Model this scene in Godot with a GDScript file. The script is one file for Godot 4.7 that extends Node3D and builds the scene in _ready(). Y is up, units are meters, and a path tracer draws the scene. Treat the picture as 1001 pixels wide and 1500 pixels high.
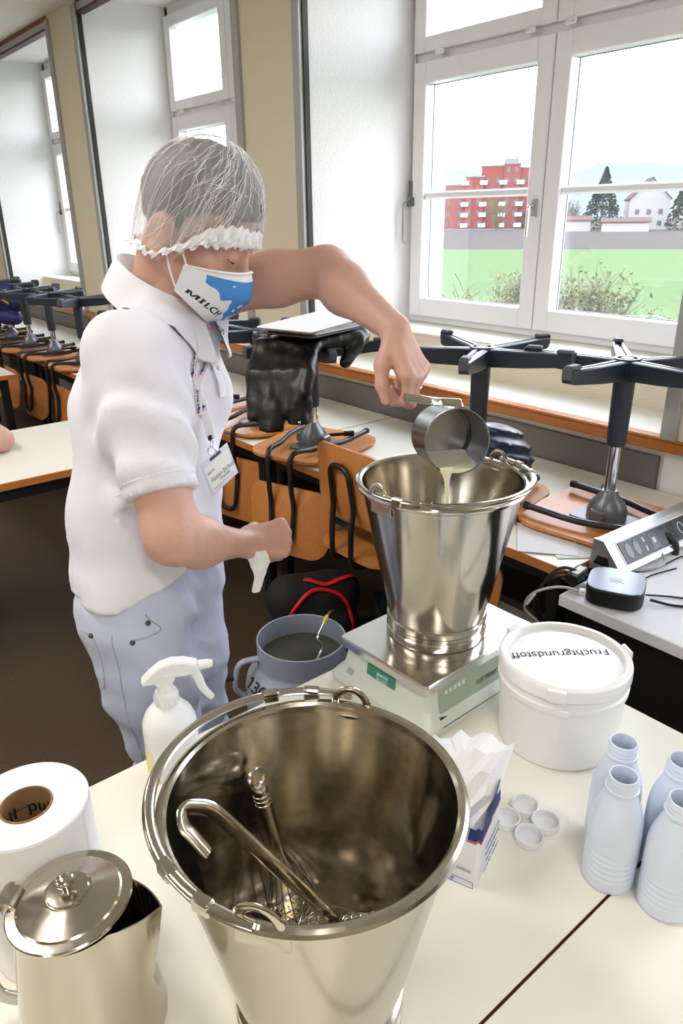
extends Node3D

# ------------------------------------------------------------------ mesh building
class MB:
	var t := PackedVector3Array()
	var u := PackedVector2Array()

	func tri(a: Vector3, b: Vector3, c: Vector3, ua := Vector2.ZERO, ub := Vector2.ZERO, uc := Vector2.ZERO) -> void:
		t.append(a); t.append(b); t.append(c)
		u.append(ua); u.append(ub); u.append(uc)

	func otri(a: Vector3, b: Vector3, c: Vector3, o: Vector3) -> void:
		if (c - a).cross(b - a).dot((a + b + c) / 3.0 - o) < 0.0: tri(a, c, b)
		else: tri(a, b, c)

	func oquad(a: Vector3, b: Vector3, c: Vector3, d: Vector3, o: Vector3) -> void:
		otri(a, b, c, o); otri(a, c, d, o)

	func fix(s: int) -> void:
		if t.size() <= s: return
		var vol := 0.0
		var o := t[s]
		for i in range(s, t.size(), 3): vol += (t[i] - o).dot((t[i + 1] - o).cross(t[i + 2] - o))
		if vol > 0.0:
			for i in range(s, t.size(), 3):
				var q := t[i + 1]; t[i + 1] = t[i + 2]; t[i + 2] = q
				var w := u[i + 1]; u[i + 1] = u[i + 2]; u[i + 2] = w

	func box(c: Vector3, s: Vector3, b := 0.003, B := Basis()) -> void:
		var h := s * 0.5
		b = minf(b, minf(h.x, minf(h.y, h.z)) * 0.8)
		var P := []
		for k in 8:
			var sg := Vector3(1 if k & 1 else -1, 1 if k & 2 else -1, 1 if k & 4 else -1)
			var row := []
			for a in 3:
				var q := (h - Vector3(b, b, b)) * sg
				q[a] = h[a] * sg[a]
				row.append(c + B * q)
			P.append(row)
		for a in 3:
			var j := (a + 1) % 3
			var k2 := (a + 2) % 3
			for s1 in 2:
				var k0: int = s1 << a
				oquad(P[k0][a], P[k0 | (1 << j)][a], P[k0 | (1 << j) | (1 << k2)][a], P[k0 | (1 << k2)][a], c)
				for s2 in 2:
					var e: int = (s1 << j) | (s2 << k2)
					oquad(P[e][j], P[e | (1 << a)][j], P[e | (1 << a)][k2], P[e][k2], c)
		for k in 8: otri(P[k][0], P[k][1], P[k][2], c)

	# rings of equal length, joined one to the next
	func loft(rings: Array, closed := true, cap0 := true, cap1 := true, flip := false) -> void:
		var s := t.size()
		var n: int = rings[0].size()
		var m := n if closed else n - 1
		for i in rings.size() - 1:
			var A: PackedVector3Array = rings[i]
			var C: PackedVector3Array = rings[i + 1]
			var v0 := float(i) / (rings.size() - 1)
			var v1 := float(i + 1) / (rings.size() - 1)
			for j in m:
				var k := (j + 1) % n
				var u0 := float(j) / m
				var u1 := float(j + 1) / m
				if A[j].distance_squared_to(A[k]) > 1e-14: tri(A[j], A[k], C[k], Vector2(u0, v0), Vector2(u1, v0), Vector2(u1, v1))
				if C[j].distance_squared_to(C[k]) > 1e-14: tri(A[j], C[k], C[j], Vector2(u0, v0), Vector2(u1, v1), Vector2(u0, v1))
		if closed and cap0: cap(rings[0], true)
		if closed and cap1: cap(rings[rings.size() - 1], false)
		fix(s)
		if flip:
			for i in range(s, t.size(), 3):
				var q := t[i + 1]; t[i + 1] = t[i + 2]; t[i + 2] = q

	func cap(r: PackedVector3Array, first: bool) -> void:
		var c := Vector3.ZERO
		for p in r: c += p
		c /= r.size()
		if c.distance_squared_to(r[0]) < 1e-14: return
		for j in r.size():
			var k := (j + 1) % r.size()
			if first: tri(c, r[k], r[j])
			else: tri(c, r[j], r[k])

	func tube(path: PackedVector3Array, r, seg := 8, caps := true, closed := false, flat := 1.0, up := Vector3.UP) -> void:
		var n := path.size()
		var rings := []
		var d := (path[1] - path[0]).normalized()
		var x := d.cross(up)
		if x.length() < 0.05: x = d.cross(Vector3.RIGHT)
		x = x.normalized()
		for i in n:
			var a := path[(i - 1 + n) % n] if closed or i > 0 else path[0]
			var b := path[(i + 1) % n] if closed or i < n - 1 else path[n - 1]
			var e := (b - a).normalized()
			x = (x - e * x.dot(e)).normalized()
			var y := e.cross(x)
			var rr: float = r[i] if r is Array or r is PackedFloat32Array else r
			var ring := PackedVector3Array()
			for k in seg:
				var g := TAU * k / seg
				ring.append(path[i] + x * cos(g) * rr + y * sin(g) * rr * flat)
			rings.append(ring)
		if closed: rings.append(rings[0])
		loft(rings, true, caps and not closed, caps and not closed)

	# profile of (radius, height) turned about y
	func lathe(prof: Array, seg := 32, T := Transform3D()) -> void:
		var rings := []
		for p in prof:
			var ring := PackedVector3Array()
			for k in seg:
				var g := TAU * k / seg
				ring.append(T * Vector3(cos(g) * p.x, p.y, sin(g) * p.x))
			rings.append(ring)
		var s := t.size()
		loft(rings, true, false, false)

	func ball(c: Vector3, r: Vector3, n := 12, B := Basis()) -> void:
		var prof := []
		for i in n + 1: prof.append(Vector2(sin(PI * i / n), -cos(PI * i / n)))
		lathe(prof, n * 2, Transform3D(B * Basis.from_scale(r), c))

	# a flat outline (x, z) between two heights, with a chamfer
	func slab(poly: PackedVector2Array, y0: float, y1: float, b := 0.002, T := Transform3D()) -> void:
		var s := t.size()
		var n := poly.size()
		var ins := MB.inset(poly, b)
		var rows := [[ins, y0], [poly, y0 + b], [poly, y1 - b], [ins, y1]]
		var rings := []
		for row in rows:
			var ring := PackedVector3Array()
			for p in row[0]: ring.append(T * Vector3(p.x, row[1], p.y))
			rings.append(ring)
		loft(rings, true, false, false)
		var ids := Geometry2D.triangulate_polygon(ins)
		var o := T * Vector3(0, (y0 + y1) * 0.5, 0)
		var up := T.basis.y.normalized()
		for i in range(0, ids.size(), 3):
			for side in [0, 3]:
				var a: Vector3 = rings[side][ids[i]]
				var b2: Vector3 = rings[side][ids[i + 1]]
				var c: Vector3 = rings[side][ids[i + 2]]
				var want := up if side == 3 else -up
				if (c - a).cross(b2 - a).dot(want) < 0.0: tri(a, c, b2)
				else: tri(a, b2, c)

	static func inset(poly: PackedVector2Array, d: float) -> PackedVector2Array:
		var n := poly.size()
		var area := 0.0
		for i in n: area += poly[i].cross(poly[(i + 1) % n])
		var sg := 1.0 if area > 0.0 else -1.0
		var out := PackedVector2Array()
		for i in n:
			var a := (poly[i] - poly[(i - 1 + n) % n]).normalized()
			var b := (poly[(i + 1) % n] - poly[i]).normalized()
			var na := Vector2(-a.y, a.x) * sg
			var nb := Vector2(-b.y, b.x) * sg
			var m := (na + nb).normalized()
			out.append(poly[i] + m * d / maxf(0.4, m.dot(na)))
		return out

	func add(o: MB, T := Transform3D()) -> void:
		for p in o.t: t.append(T * p)
		u.append_array(o.u)

	# lettering; place(Vector3(x, y, depth)) puts each point of the flat text
	func text(s: String, height: float, place: Callable, depth := 0.0006, fontname := "Droid Sans", bold := false) -> void:
		var tm := TextMesh.new()
		var f := SystemFont.new()
		f.font_names = PackedStringArray([fontname])
		if bold: f.font_weight = 700
		tm.font = f
		tm.font_size = 32
		tm.pixel_size = height / 24.0
		tm.depth = depth
		tm.text = s
		for sf in tm.get_surface_count():
			var a := tm.surface_get_arrays(sf)
			var vs: PackedVector3Array = a[Mesh.ARRAY_VERTEX]
			var ix = a[Mesh.ARRAY_INDEX]
			if ix == null or ix.size() == 0: ix = range(vs.size())
			for i in range(0, ix.size(), 3): tri(place.call(vs[ix[i]]), place.call(vs[ix[i + 1]]), place.call(vs[ix[i + 2]]))

	func mesh(mat: Material, ang := 38.0) -> ArrayMesh:
		var n := t.size()
		var fn := PackedVector3Array()
		var near := {}
		fn.resize(n / 3)
		var ids := PackedInt32Array()
		ids.resize(n)
		var lists: Array = []
		for f in n / 3:
			fn[f] = (t[f * 3 + 2] - t[f * 3]).cross(t[f * 3 + 1] - t[f * 3])
			for k in 3:
				var p := t[f * 3 + k]
				var key := Vector3i((p * 20000.0).round())
				var id: int = near.get(key, -1)
				if id < 0:
					id = lists.size()
					near[key] = id
					lists.append(PackedInt32Array())
				lists[id].append(f)
				ids[f * 3 + k] = id
		var un := PackedVector3Array()
		un.resize(fn.size())
		for f in fn.size(): un[f] = fn[f].normalized()
		var nor := PackedVector3Array()
		nor.resize(n)
		var lim := cos(deg_to_rad(ang))
		for i in n:
			var me := un[i / 3]
			var s := Vector3.ZERO
			for f in lists[ids[i]]:
				if un[f].dot(me) >= lim: s += fn[f]
			nor[i] = s.normalized() if s.length_squared() > 0.0 else Vector3.UP
		var arr := []
		arr.resize(Mesh.ARRAY_MAX)
		arr[Mesh.ARRAY_VERTEX] = t
		arr[Mesh.ARRAY_NORMAL] = nor
		arr[Mesh.ARRAY_TEX_UV] = u
		var am := ArrayMesh.new()
		am.add_surface_from_arrays(Mesh.PRIMITIVE_TRIANGLES, arr)
		am.surface_set_material(0, mat)
		return am

static func V(x: float, y: float, z: float) -> Vector3: return Vector3(x, y, z)

static func pts(a: Array) -> PackedVector3Array:
	var o := PackedVector3Array()
	for p in a: o.append(p)
	return o

static func rrect(w: float, d: float, r: float, n := 5) -> PackedVector2Array:
	var o := PackedVector2Array()
	for q in 4:
		var c := Vector2((w / 2 - r) * (1 if q == 0 or q == 3 else -1), (d / 2 - r) * (1 if q < 2 else -1))
		for i in n + 1:
			var g := PI / 2 * (q + float(i) / n)
			o.append(c + Vector2(cos(g), sin(g)) * r)
	return o

static func curve(a: Array, n := 8, closed := false) -> PackedVector3Array:
	var o := PackedVector3Array()
	var m := a.size()
	for i in (m if closed else m - 1):
		var p0: Vector3 = a[(i - 1 + m) % m] if closed or i > 0 else a[0] * 2.0 - a[1]
		var p1: Vector3 = a[i]
		var p2: Vector3 = a[(i + 1) % m]
		var p3: Vector3 = a[(i + 2) % m] if closed or i + 2 < m else p2 * 2.0 - p1
		for k in n: o.append(p1.cubic_interpolate(p2, p0, p3, float(k) / n))
	if not closed: o.append(a[m - 1])
	return o

# a polyline whose corners are rounded
static func bent(a: Array, r: float, n := 6, closed := false) -> PackedVector3Array:
	var o := PackedVector3Array()
	var m := a.size()
	for i in m:
		var p: Vector3 = a[i]
		if not closed and (i == 0 or i == m - 1):
			o.append(p)
			continue
		var q0: Vector3 = a[(i - 1 + m) % m] - p
		var q1: Vector3 = a[(i + 1) % m] - p
		var c := minf(r, minf(q0.length(), q1.length()) * 0.48)
		var A := p + q0.normalized() * c
		var B := p + q1.normalized() * c
		for k in n + 1:
			var s := float(k) / n
			o.append(A.lerp(p, s).lerp(p.lerp(B, s), s))
	return o

# ------------------------------------------------------------------ objects
var taken := {}

func numbered(called: String) -> String:
	var k: int = taken.get(called, 0)
	taken[called] = k + 1
	return called if k == 0 else "%s_%03d" % [called, k]

func thing(called: String, label: String, category: String, at := Vector3.ZERO, turn := 0.0, group := "") -> Node3D:
	var o := Node3D.new()
	o.name = numbered(called)
	add_child(o)
	o.position = at
	o.rotation.y = turn
	return tag(o, label, category, group)

func tag(o, label: String, category: String, group := ""):
	o.set_meta("label", label)
	o.set_meta("category", category)
	if group: o.set_meta("group", group)
	return o

# one mesh; with world = true its points are world points
func obj(called: String, m: MB, mat: Material, parent: Node = self, ang := 38.0, world := false) -> MeshInstance3D:
	var o := MeshInstance3D.new()
	if world and parent != self:
		var inv: Transform3D = gt(parent).affine_inverse()
		for i in m.t.size(): m.t[i] = inv * m.t[i]
	o.mesh = m.mesh(mat, ang)
	if parent == self: o.name = numbered(called)
	else: o.name = called
	parent.add_child(o, true)
	return o

func gt(n: Node) -> Transform3D:
	var T := Transform3D()
	while n != self:
		T = n.transform * T
		n = n.get_parent()
	return T

func struct(called: String, m: MB, mat: Material, parent: Node = self, ang := 38.0) -> MeshInstance3D:
	var o := obj(called, m, mat, parent, ang)
	if parent == self: o.set_meta("kind", "structure")
	return o

func dup(o: Node3D, label: String, at = null, turn = null) -> Node3D:
	var base: String = o.name
	base = base.rstrip("0123456789").trim_suffix("_")
	var c: Node3D = o.duplicate()
	c.name = numbered(base)
	add_child(c)
	if at != null: c.position = at
	if turn != null: c.rotation.y = turn
	if label: c.set_meta("label", label)
	return c

# ------------------------------------------------------------------ materials
var M := {}

func mat(called: String, c: Color, rough := 0.6, metal := 0.0) -> StandardMaterial3D:
	var m := StandardMaterial3D.new()
	m.albedo_color = c
	m.roughness = rough
	m.metallic = metal
	m.cull_mode = BaseMaterial3D.CULL_DISABLED
	M[called] = m
	return m

func noise(freq: float, oct := 3, sd := 1, kind := FastNoiseLite.TYPE_SIMPLEX_SMOOTH) -> FastNoiseLite:
	var f := FastNoiseLite.new()
	f.noise_type = kind
	f.frequency = freq
	f.fractal_octaves = oct
	f.seed = sd
	return f

# a seamless noise texture between two colours
func tone(m: StandardMaterial3D, a: Color, b: Color, freq: float, scale: Vector3, oct := 4, sd := 1, size := 256) -> void:
	var nt := NoiseTexture2D.new()
	nt.width = size; nt.height = size
	nt.seamless = true
	nt.noise = noise(freq, oct, sd)
	var g := Gradient.new()
	g.set_color(0, a); g.set_color(1, b)
	nt.color_ramp = g
	m.albedo_color = Color.WHITE
	m.albedo_texture = nt
	m.uv1_triplanar = true
	m.uv1_scale = scale

func relief(m: StandardMaterial3D, freq: float, scale: Vector3, amount: float, oct := 3, sd := 2) -> void:
	var nt := NoiseTexture2D.new()
	nt.width = 256; nt.height = 256
	nt.seamless = true
	nt.as_normal_map = true
	nt.bump_strength = 6.0
	nt.noise = noise(freq, oct, sd)
	m.normal_enabled = true
	m.normal_texture = nt
	m.normal_scale = amount
	m.uv1_triplanar = true
	m.uv1_scale = scale

func rough_map(m: StandardMaterial3D, a: float, b: float, freq: float, scale: Vector3, oct := 3, sd := 3) -> void:
	var nt := NoiseTexture2D.new()
	nt.width = 256; nt.height = 256
	nt.seamless = true
	nt.noise = noise(freq, oct, sd)
	var g := Gradient.new()
	g.set_color(0, Color(a, a, a)); g.set_color(1, Color(b, b, b))
	nt.color_ramp = g
	m.roughness = 1.0
	m.roughness_texture = nt
	m.uv1_triplanar = true
	m.uv1_scale = scale

func materials() -> void:
	var m: StandardMaterial3D
	m = mat("cream_wall", Color(.90, .865, .775), .9); relief(m, .05, Vector3.ONE * 5.0, .35)
	m = mat("reveal", Color(.95, .95, .95), .9); relief(m, .05, Vector3.ONE * 5.0, .3)
	mat("ceiling", Color(.93, .92, .89), .9)
	m = mat("floor", Color(.2, .15, .1), .45); tone(m, Color(.25, .205, .16), Color(.35, .285, .215), .06, Vector3.ONE * 6.0, 5); rough_map(m, .35, .55, .05, Vector3.ONE * 6.0)
	mat("white_frame", Color(.94, .94, .95), .35)
	mat("white_shelf", Color(.93, .92, .87), .45)
	mat("laminate", Color(.925, .915, .86), .38)
	mat("white_desk", Color(.93, .93, .95), .35)
	mat("edge_wood", Color(.74, .47, .22), .45)
	m = mat("oak", Color(.74, .45, .2), .4); tone(m, Color(.70, .41, .17), Color(.80, .52, .26), .03, Vector3(4, 60, 3), 4)
	m = mat("plywood", Color(.8, .52, .28), .35); tone(m, Color(.76, .47, .23), Color(.84, .57, .32), .02, Vector3(3, 6, 40), 3, 5)
	mat("seam", Color(.33, .16, .1), .6)
	mat("grey_panel", Color(.47, .45, .44), .55)
	mat("rail_grey", Color(.68, .68, .68), .45, .1)
	mat("rail_brown", Color(.5, .27, .12), .5)
	mat("rail_red", Color(.26, .07, .08), .5)
	mat("rubber", Color(.05, .05, .055), .7)
	mat("black", Color(.035, .035, .04), .55)
	mat("black_gloss", Color(.03, .03, .035), .25)
	mat("slate", Color(.155, .185, .225), .38)
	mat("tube_black", Color(.13, .135, .145), .35)
	mat("mech_grey", Color(.42, .43, .45), .35, .4)
	mat("glide", Color(.33, .34, .36), .6)
	mat("chrome", Color(.86, .86, .88), .08, 1.0)
	m = mat("steel", Color(.765, .738, .685), .2, 1.0); rough_map(m, .11, .21, .03, Vector3(8, 8, 8))
	m = mat("brushed", Color(.76, .755, .74), .33, 1.0); rough_map(m, .3, .38, .03, Vector3(3, 60, 3)); m.anisotropy_enabled = true; m.anisotropy = .35
	mat("aluminium", Color(.74, .745, .76), .3, .9)
	m = mat("can_alu", Color(.62, .65, .71), .45, .25); relief(m, .04, Vector3.ONE * 4.0, .2)
	mat("white_plastic", Color(.91, .91, .92), .35)
	mat("paper", Color(.92, .92, .925), .9)
	mat("red", Color(.82, .08, .10), .5)
	mat("blue", Color(.12, .2, .6), .5)
	mat("ink", Color(.06, .06, .08), .6)
	m = mat("glass", Color(.97, .98, 1.0, .03), .02)
	m.transparency = BaseMaterial3D.TRANSPARENCY_ALPHA

func _ready() -> void:
	# ---- camera, sky, light, exposure
	var cam := Camera3D.new()
	cam.name = "camera"
	cam.position = V(0, 1.62, 0)
	cam.rotation_degrees = V(-22.156, -39.296, -.715)
	cam.fov = 70.32
	cam.near = 0.05
	cam.far = 1500.0
	add_child(cam)
	var we := WorldEnvironment.new()
	we.name = "world_environment"
	var env := Environment.new()
	var sky := Sky.new()
	var sm := ProceduralSkyMaterial.new()
	sm.sky_top_color = Color(.86, .91, 1.0)
	sm.sky_horizon_color = Color(1.0, 1.0, 1.0)
	sm.sky_curve = 0.3
	sm.ground_horizon_color = Color(.9, .92, .9)
	sm.ground_bottom_color = Color(.5, .52, .48)
	sm.sky_energy_multiplier = 1.0
	sky.sky_material = sm
	env.background_mode = Environment.BG_SKY
	env.sky = sky
	env.background_energy_multiplier = SKY
	env.tonemap_mode = Environment.TONE_MAPPER_LINEAR
	env.tonemap_exposure = EXPO
	env.sdfgi_enabled = true
	env.ssao_enabled = true
	env.ssil_enabled = true
	we.environment = env
	add_child(we)
	materials()
	ceiling_lamps()
	# ---- the room
	room()
	for k in 6: window_unit(k)
	outside()
	furniture()
	table_items()
	people()

const SKY := 4.6
const EXPO := 2.85
const LAMP := 1.05
const PITCH := 2.44
const BAY0 := -9.37

# ------------------------------------------------------------------ ceiling lamps (behind and beside the camera)
func ceiling_lamps() -> void:
	var glow := mat("lamp_glow", Color(1, 1, 1), .5)
	glow.emission_enabled = true
	glow.emission = Color(1, .98, .94)
	glow.emission_energy_multiplier = 2.0
	var where := [[-.35, 1.2, "over the front tables, nearest the camera"], [-.35, -2.0, "over the aisle behind the camera's left shoulder"], [-.35, -5.4, "far down the aisle between the table rows"], [-2.9, 1.2, "on the inner side of the room by the back wall"], [-2.9, -2.0, "in the middle of the inner row of lamps"], [-2.9, -5.4, "at the far end of the inner row of lamps"]]
	for w in where:
		var t := thing("ceiling_lamp", "long white ceiling lamp " + w[2], "lamp", V(w[0], 2.95, w[1]), 0, "ceiling lamps")
		var b := MB.new()
		b.box(V(0, -.03, 0), V(.34, .06, 1.6), .006)
		obj("housing", b, M.white_frame, t)
		b = MB.new()
		b.box(V(0, -.064, 0), V(.30, .008, 1.54), .002)
		obj("diffuser", b, glow, t)
		var l := AreaLight3D.new()
		l.name = "lamp_light"
		l.area_size = Vector2(.30, 1.54)
		l.light_energy = LAMP
		l.light_color = Color(1, .98, .955)
		l.area_range = 20.0
		l.area_attenuation = 2.0
		l.shadow_enabled = true
		l.position = V(0, -.08, 0)
		l.rotation_degrees = V(-90, 0, 0)
		t.add_child(l)

# ------------------------------------------------------------------ room shell
func room() -> void:
	var b := MB.new()
	b.box(V(-1.0, -.05, -4.0), V(8.2, .1, 16.2), 0)
	struct("floor", b, M.floor)
	b = MB.new()
	b.box(V(-1.0, 3.03, -4.0), V(8.2, .16, 16.2), 0)
	struct("ceiling", b, M.ceiling)
	b = MB.new(); b.box(V(-5.05, 1.5, -4), V(.1, 3.1, 16), 0); struct("wall_left", b, M.cream_wall)
	b = MB.new(); b.box(V(-1, 1.5, 4.05), V(8.2, 3.1, .1), 0); struct("wall_back", b, M.cream_wall)
	b = MB.new(); b.box(V(-1, 1.5, -12.05), V(8.2, 3.1, .1), 0); struct("wall_front", b, M.cream_wall)
	# wall under the windows, set back behind the shelf
	b = MB.new(); b.box(V(2.82, .53, -4), V(.5, 1.12, 16), 0)
	struct("wall_right", b, M.cream_wall)
	# over the windows
	b = MB.new(); b.box(V(2.96, 2.95, -4), V(.26, .1, 16), 0)
	struct("wall_right_top", b, M.reveal)
	for k in 7:
		var z := BAY0 - PITCH / 2 + PITCH * k
		# pilaster with splayed white reveals
		var lo := maxf(z - .273, -12.0)
		var hi := minf(z + .273, 4.0)
		b = MB.new()
		b.box(V(2.28, 1.95, (lo + hi) / 2), V(.04, 2.03, hi - lo), .002)
		struct("pilaster", b, M.cream_wall)
		b = MB.new()
		var poly := PackedVector2Array([Vector2(2.30, maxf(z - .272, -12)), Vector2(2.30, minf(z + .272, 4)), Vector2(2.84, minf(z + .41, 4)), Vector2(3.07, minf(z + .41, 4)), Vector2(3.07, maxf(z - .41, -12)), Vector2(2.84, maxf(z - .41, -12))])
		b.slab(poly, .939, 2.952, 0.0005)
		struct("reveal", b, M.reveal)
		b = MB.new()
		b.box(V(2.43, .45, (lo + hi) / 2), V(.27, .88, hi - lo), .002)
		struct("pilaster_base", b, M.reveal)
		for s in [-1, 1]:
			if absf(z + s * .25) > 11.9 or z + s * .25 > 3.9: continue
			b = MB.new()
			b.box(V(2.262, 1.93, z + s * .248), V(.044, 1.985, .052), .003)
			struct("blind_rail", b, M.rail_grey)
			b = MB.new()
			b.box(V(2.275, 1.93, z + s * .279), V(.03, 1.985, .007), .001)
			struct("blind_rail_seal", b, M.black)
	# shelf with its oak nosing, and the grey radiator panels under it
	b = MB.new(); b.box(V(2.44, .927, -4), V(.28, .022, 16), .001); struct("trim_shelf", b, M.white_shelf)
	b = MB.new(); b.box(V(2.277, .9155, -4), V(.05, .045, 16), .004); struct("trim_nosing", b, M.oak)
	b = MB.new(); b.box(V(2.254, .9285, -4), V(.004, .003, 16), .0005); struct("trim_nosing_groove", b, M.white_shelf)
	b = MB.new(); b.box(V(2.33, .44, -4), V(.04, .9, 16), .001); struct("wall_right_lower", b, M.white_shelf)
	for k in 6:
		var zc := BAY0 + PITCH * k
		b = MB.new(); b.box(V(2.302, .46, zc), V(.02, .80, 1.86), .003)
		struct("radiator_panel", b, M.grey_panel)
	# window ledge
	b = MB.new(); b.box(V(2.70, 1.09, -4), V(.28, .012, 16), .003); struct("trim_ledge", b, M.white_shelf)
	# blackout cassette across each bay, right under the ceiling
	for k in 6:
		var zc := BAY0 + PITCH * k
		b = MB.new(); b.box(V(2.285, 2.937, zc), V(.06, .026, 1.89), .002); struct("cassette_top", b, M.rail_brown)
		b = MB.new(); b.box(V(2.285, 2.902, zc), V(.05, .044, 1.89), .002); struct("cassette", b, M.rail_grey)
		b = MB.new(); b.box(V(2.285, 2.873, zc), V(.06, .014, 1.89), .002); struct("cassette_bottom", b, M.rail_red)

func frame(b: MB, x: float, dx: float, y0: float, y1: float, z0: float, z1: float, l: float, r: float, bot: float, top: float, bev := .004) -> void:
	b.box(V(x, (y0 + y1) / 2, z0 + l / 2), V(dx, y1 - y0, l), bev)
	b.box(V(x, (y0 + y1) / 2, z1 - r / 2), V(dx, y1 - y0, r), bev)
	b.box(V(x, y0 + bot / 2, (z0 + z1) / 2), V(dx - .001, bot, z1 - z0 - l - r + .002), bev)
	b.box(V(x, y1 - top / 2, (z0 + z1) / 2), V(dx - .001, top, z1 - z0 - l - r + .002), bev)

# ------------------------------------------------------------------ windows: outer frame, two casements, two upper lights
func window_unit(k: int) -> void:
	var t := Node3D.new()
	t.name = "window_%d" % (k + 1)
	add_child(t)
	t.set_meta("kind", "structure")
	t.position = V(2.83, 1.097, BAY0 + PITCH * k)
	var b := MB.new()
	frame(b, .045, .09, 0, 1.85, -.825, .825, .05, .05, .045, .07)
	b.box(V(.045, 1.205, 0), V(.085, .05, 1.55), .003)
	obj("window_frame", b, M.white_frame, t)
	for s in [-1, 1]:
		var z0 := -.79 if s < 0 else .003
		var z1 := -.003 if s < 0 else .79
		var lo := .075
		b = MB.new()
		frame(b, .01, .075, .035, 1.185, z0, z1, .078, .078, .09, .09)
		obj("casement", b, M.white_frame, t)
		b = MB.new()
		b.box(V(.012, .612, (z0 + z1) / 2), V(.05, .034, z1 - z0 - .15), .008)
		obj("glazing_bar", b, M.white_frame, t)
		b = MB.new()
		frame(b, .034, .006, .123, 1.097, z0 + .076, z1 - .076, .006, .006, .006, .006, .001)
		obj("gasket", b, M.mech_grey, t)
		b = MB.new()
		b.box(V(.03, .61, (z0 + z1) / 2), V(.006, .978, z1 - z0 - .15), .0005)
		obj("pane", b, M.glass, t)
		b = MB.new()
		frame(b, .005, .075, 1.222, 1.79, z0, z1, .075, .075, .06, .07)
		obj("upper_sash", b, M.white_frame, t)
		b = MB.new()
		b.box(V(.03, 1.5, (z0 + z1) / 2), V(.006, .45, z1 - z0 - .14), .0005)
		obj("upper_pane", b, M.glass, t)
		for q in ([-.62, -.12] if s < 0 else [.07, .62]):
			b = MB.new()
			b.box(V(-.036, 1.21, q), V(.014, .022, .05), .004)
			b.box(V(-.045, 1.203, q), V(.012, .012, .034), .004)
			obj("hinge_cap", b, M.white_plastic, t)
	# handle on the left casement's meeting stile
	b = MB.new()
	b.box(V(-.033, .545, -.032), V(.012, .075, .028), .004)
	obj("handle_plate", b, M.aluminium, t)
	b = MB.new()
	b.tube(bent([V(-.035, .555, -.032), V(-.075, .555, -.032), V(-.075, .43, -.034)], .02), .0085, 8)
	obj("handle", b, M.chrome, t)
	# rod and crank that open the upper light
	b = MB.new()
	b.tube(pts([V(-.010, .66, -.800), V(-.010, 1.84, -.800)]), .006, 8)
	obj("opener_rod", b, M.aluminium, t)
	b = MB.new()
	b.box(V(-.014, .63, -.795), V(.035, .10, .03), .005)
	b.box(V(-.03, .585, -.790), V(.022, .04, .045), .004)
	obj("opener_gear", b, M.mech_grey, t)
	b = MB.new()
	b.tube(bent([V(-.035, .60, -.790), V(-.075, .58, -.800), V(-.075, .40, -.80), V(-.055, .39, -.80)], .01), .004, 6)
	obj("opener_crank", b, M.aluminium, t)


# ------------------------------------------------------------------ furniture
func desk_top(t: Node3D, w: float, d: float, top: Material, edge: Material, th := .028, bw := .006) -> void:
	# local: centre of the table at floor level, x = width, z = depth
	var b := MB.new()
	b.slab(rrect(w - bw * 1.2, d - bw * 1.2, .004, 2), .75 - th, .75, .001)
	obj("table_top", b, top, t)
	b = MB.new()
	for s in [-1, 1]:
		b.box(V(s * (w / 2 - bw / 2), .75 - th / 2 - .0006, 0), V(bw, th, d), bw * .25)
		b.box(V(0, .75 - th / 2 - .0006, s * (d / 2 - bw / 2)), V(w - bw * 2, th, bw), bw * .25)
	obj("edge_band", b, edge, t)
	b = MB.new()
	var h := .75 - th
	for s in [-1, 1]:
		b.box(V(0, h - .03, s * (d / 2 - .06)), V(w - .1, .05, .03), .003)
		b.box(V(s * (w / 2 - .06), h - .03, 0), V(.03, .05, d - .1), .003)
	obj("apron", b, M.black, t)
	for sx in [-1, 1]:
		for sz in [-1, 1]:
			b = MB.new()
			b.box(V(sx * (w / 2 - .065), (h - .004) / 2, sz * (d / 2 - .065)), V(.045, h - .004, .045), .006)
			obj("leg", b, M.black, t)

func modesty(t: Node3D, z: float, w: float) -> void:
	var b := MB.new()
	b.box(V(0, .47, z), V(w, .42, .018), .002)
	obj("modesty_panel", b, M.black, t)

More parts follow.
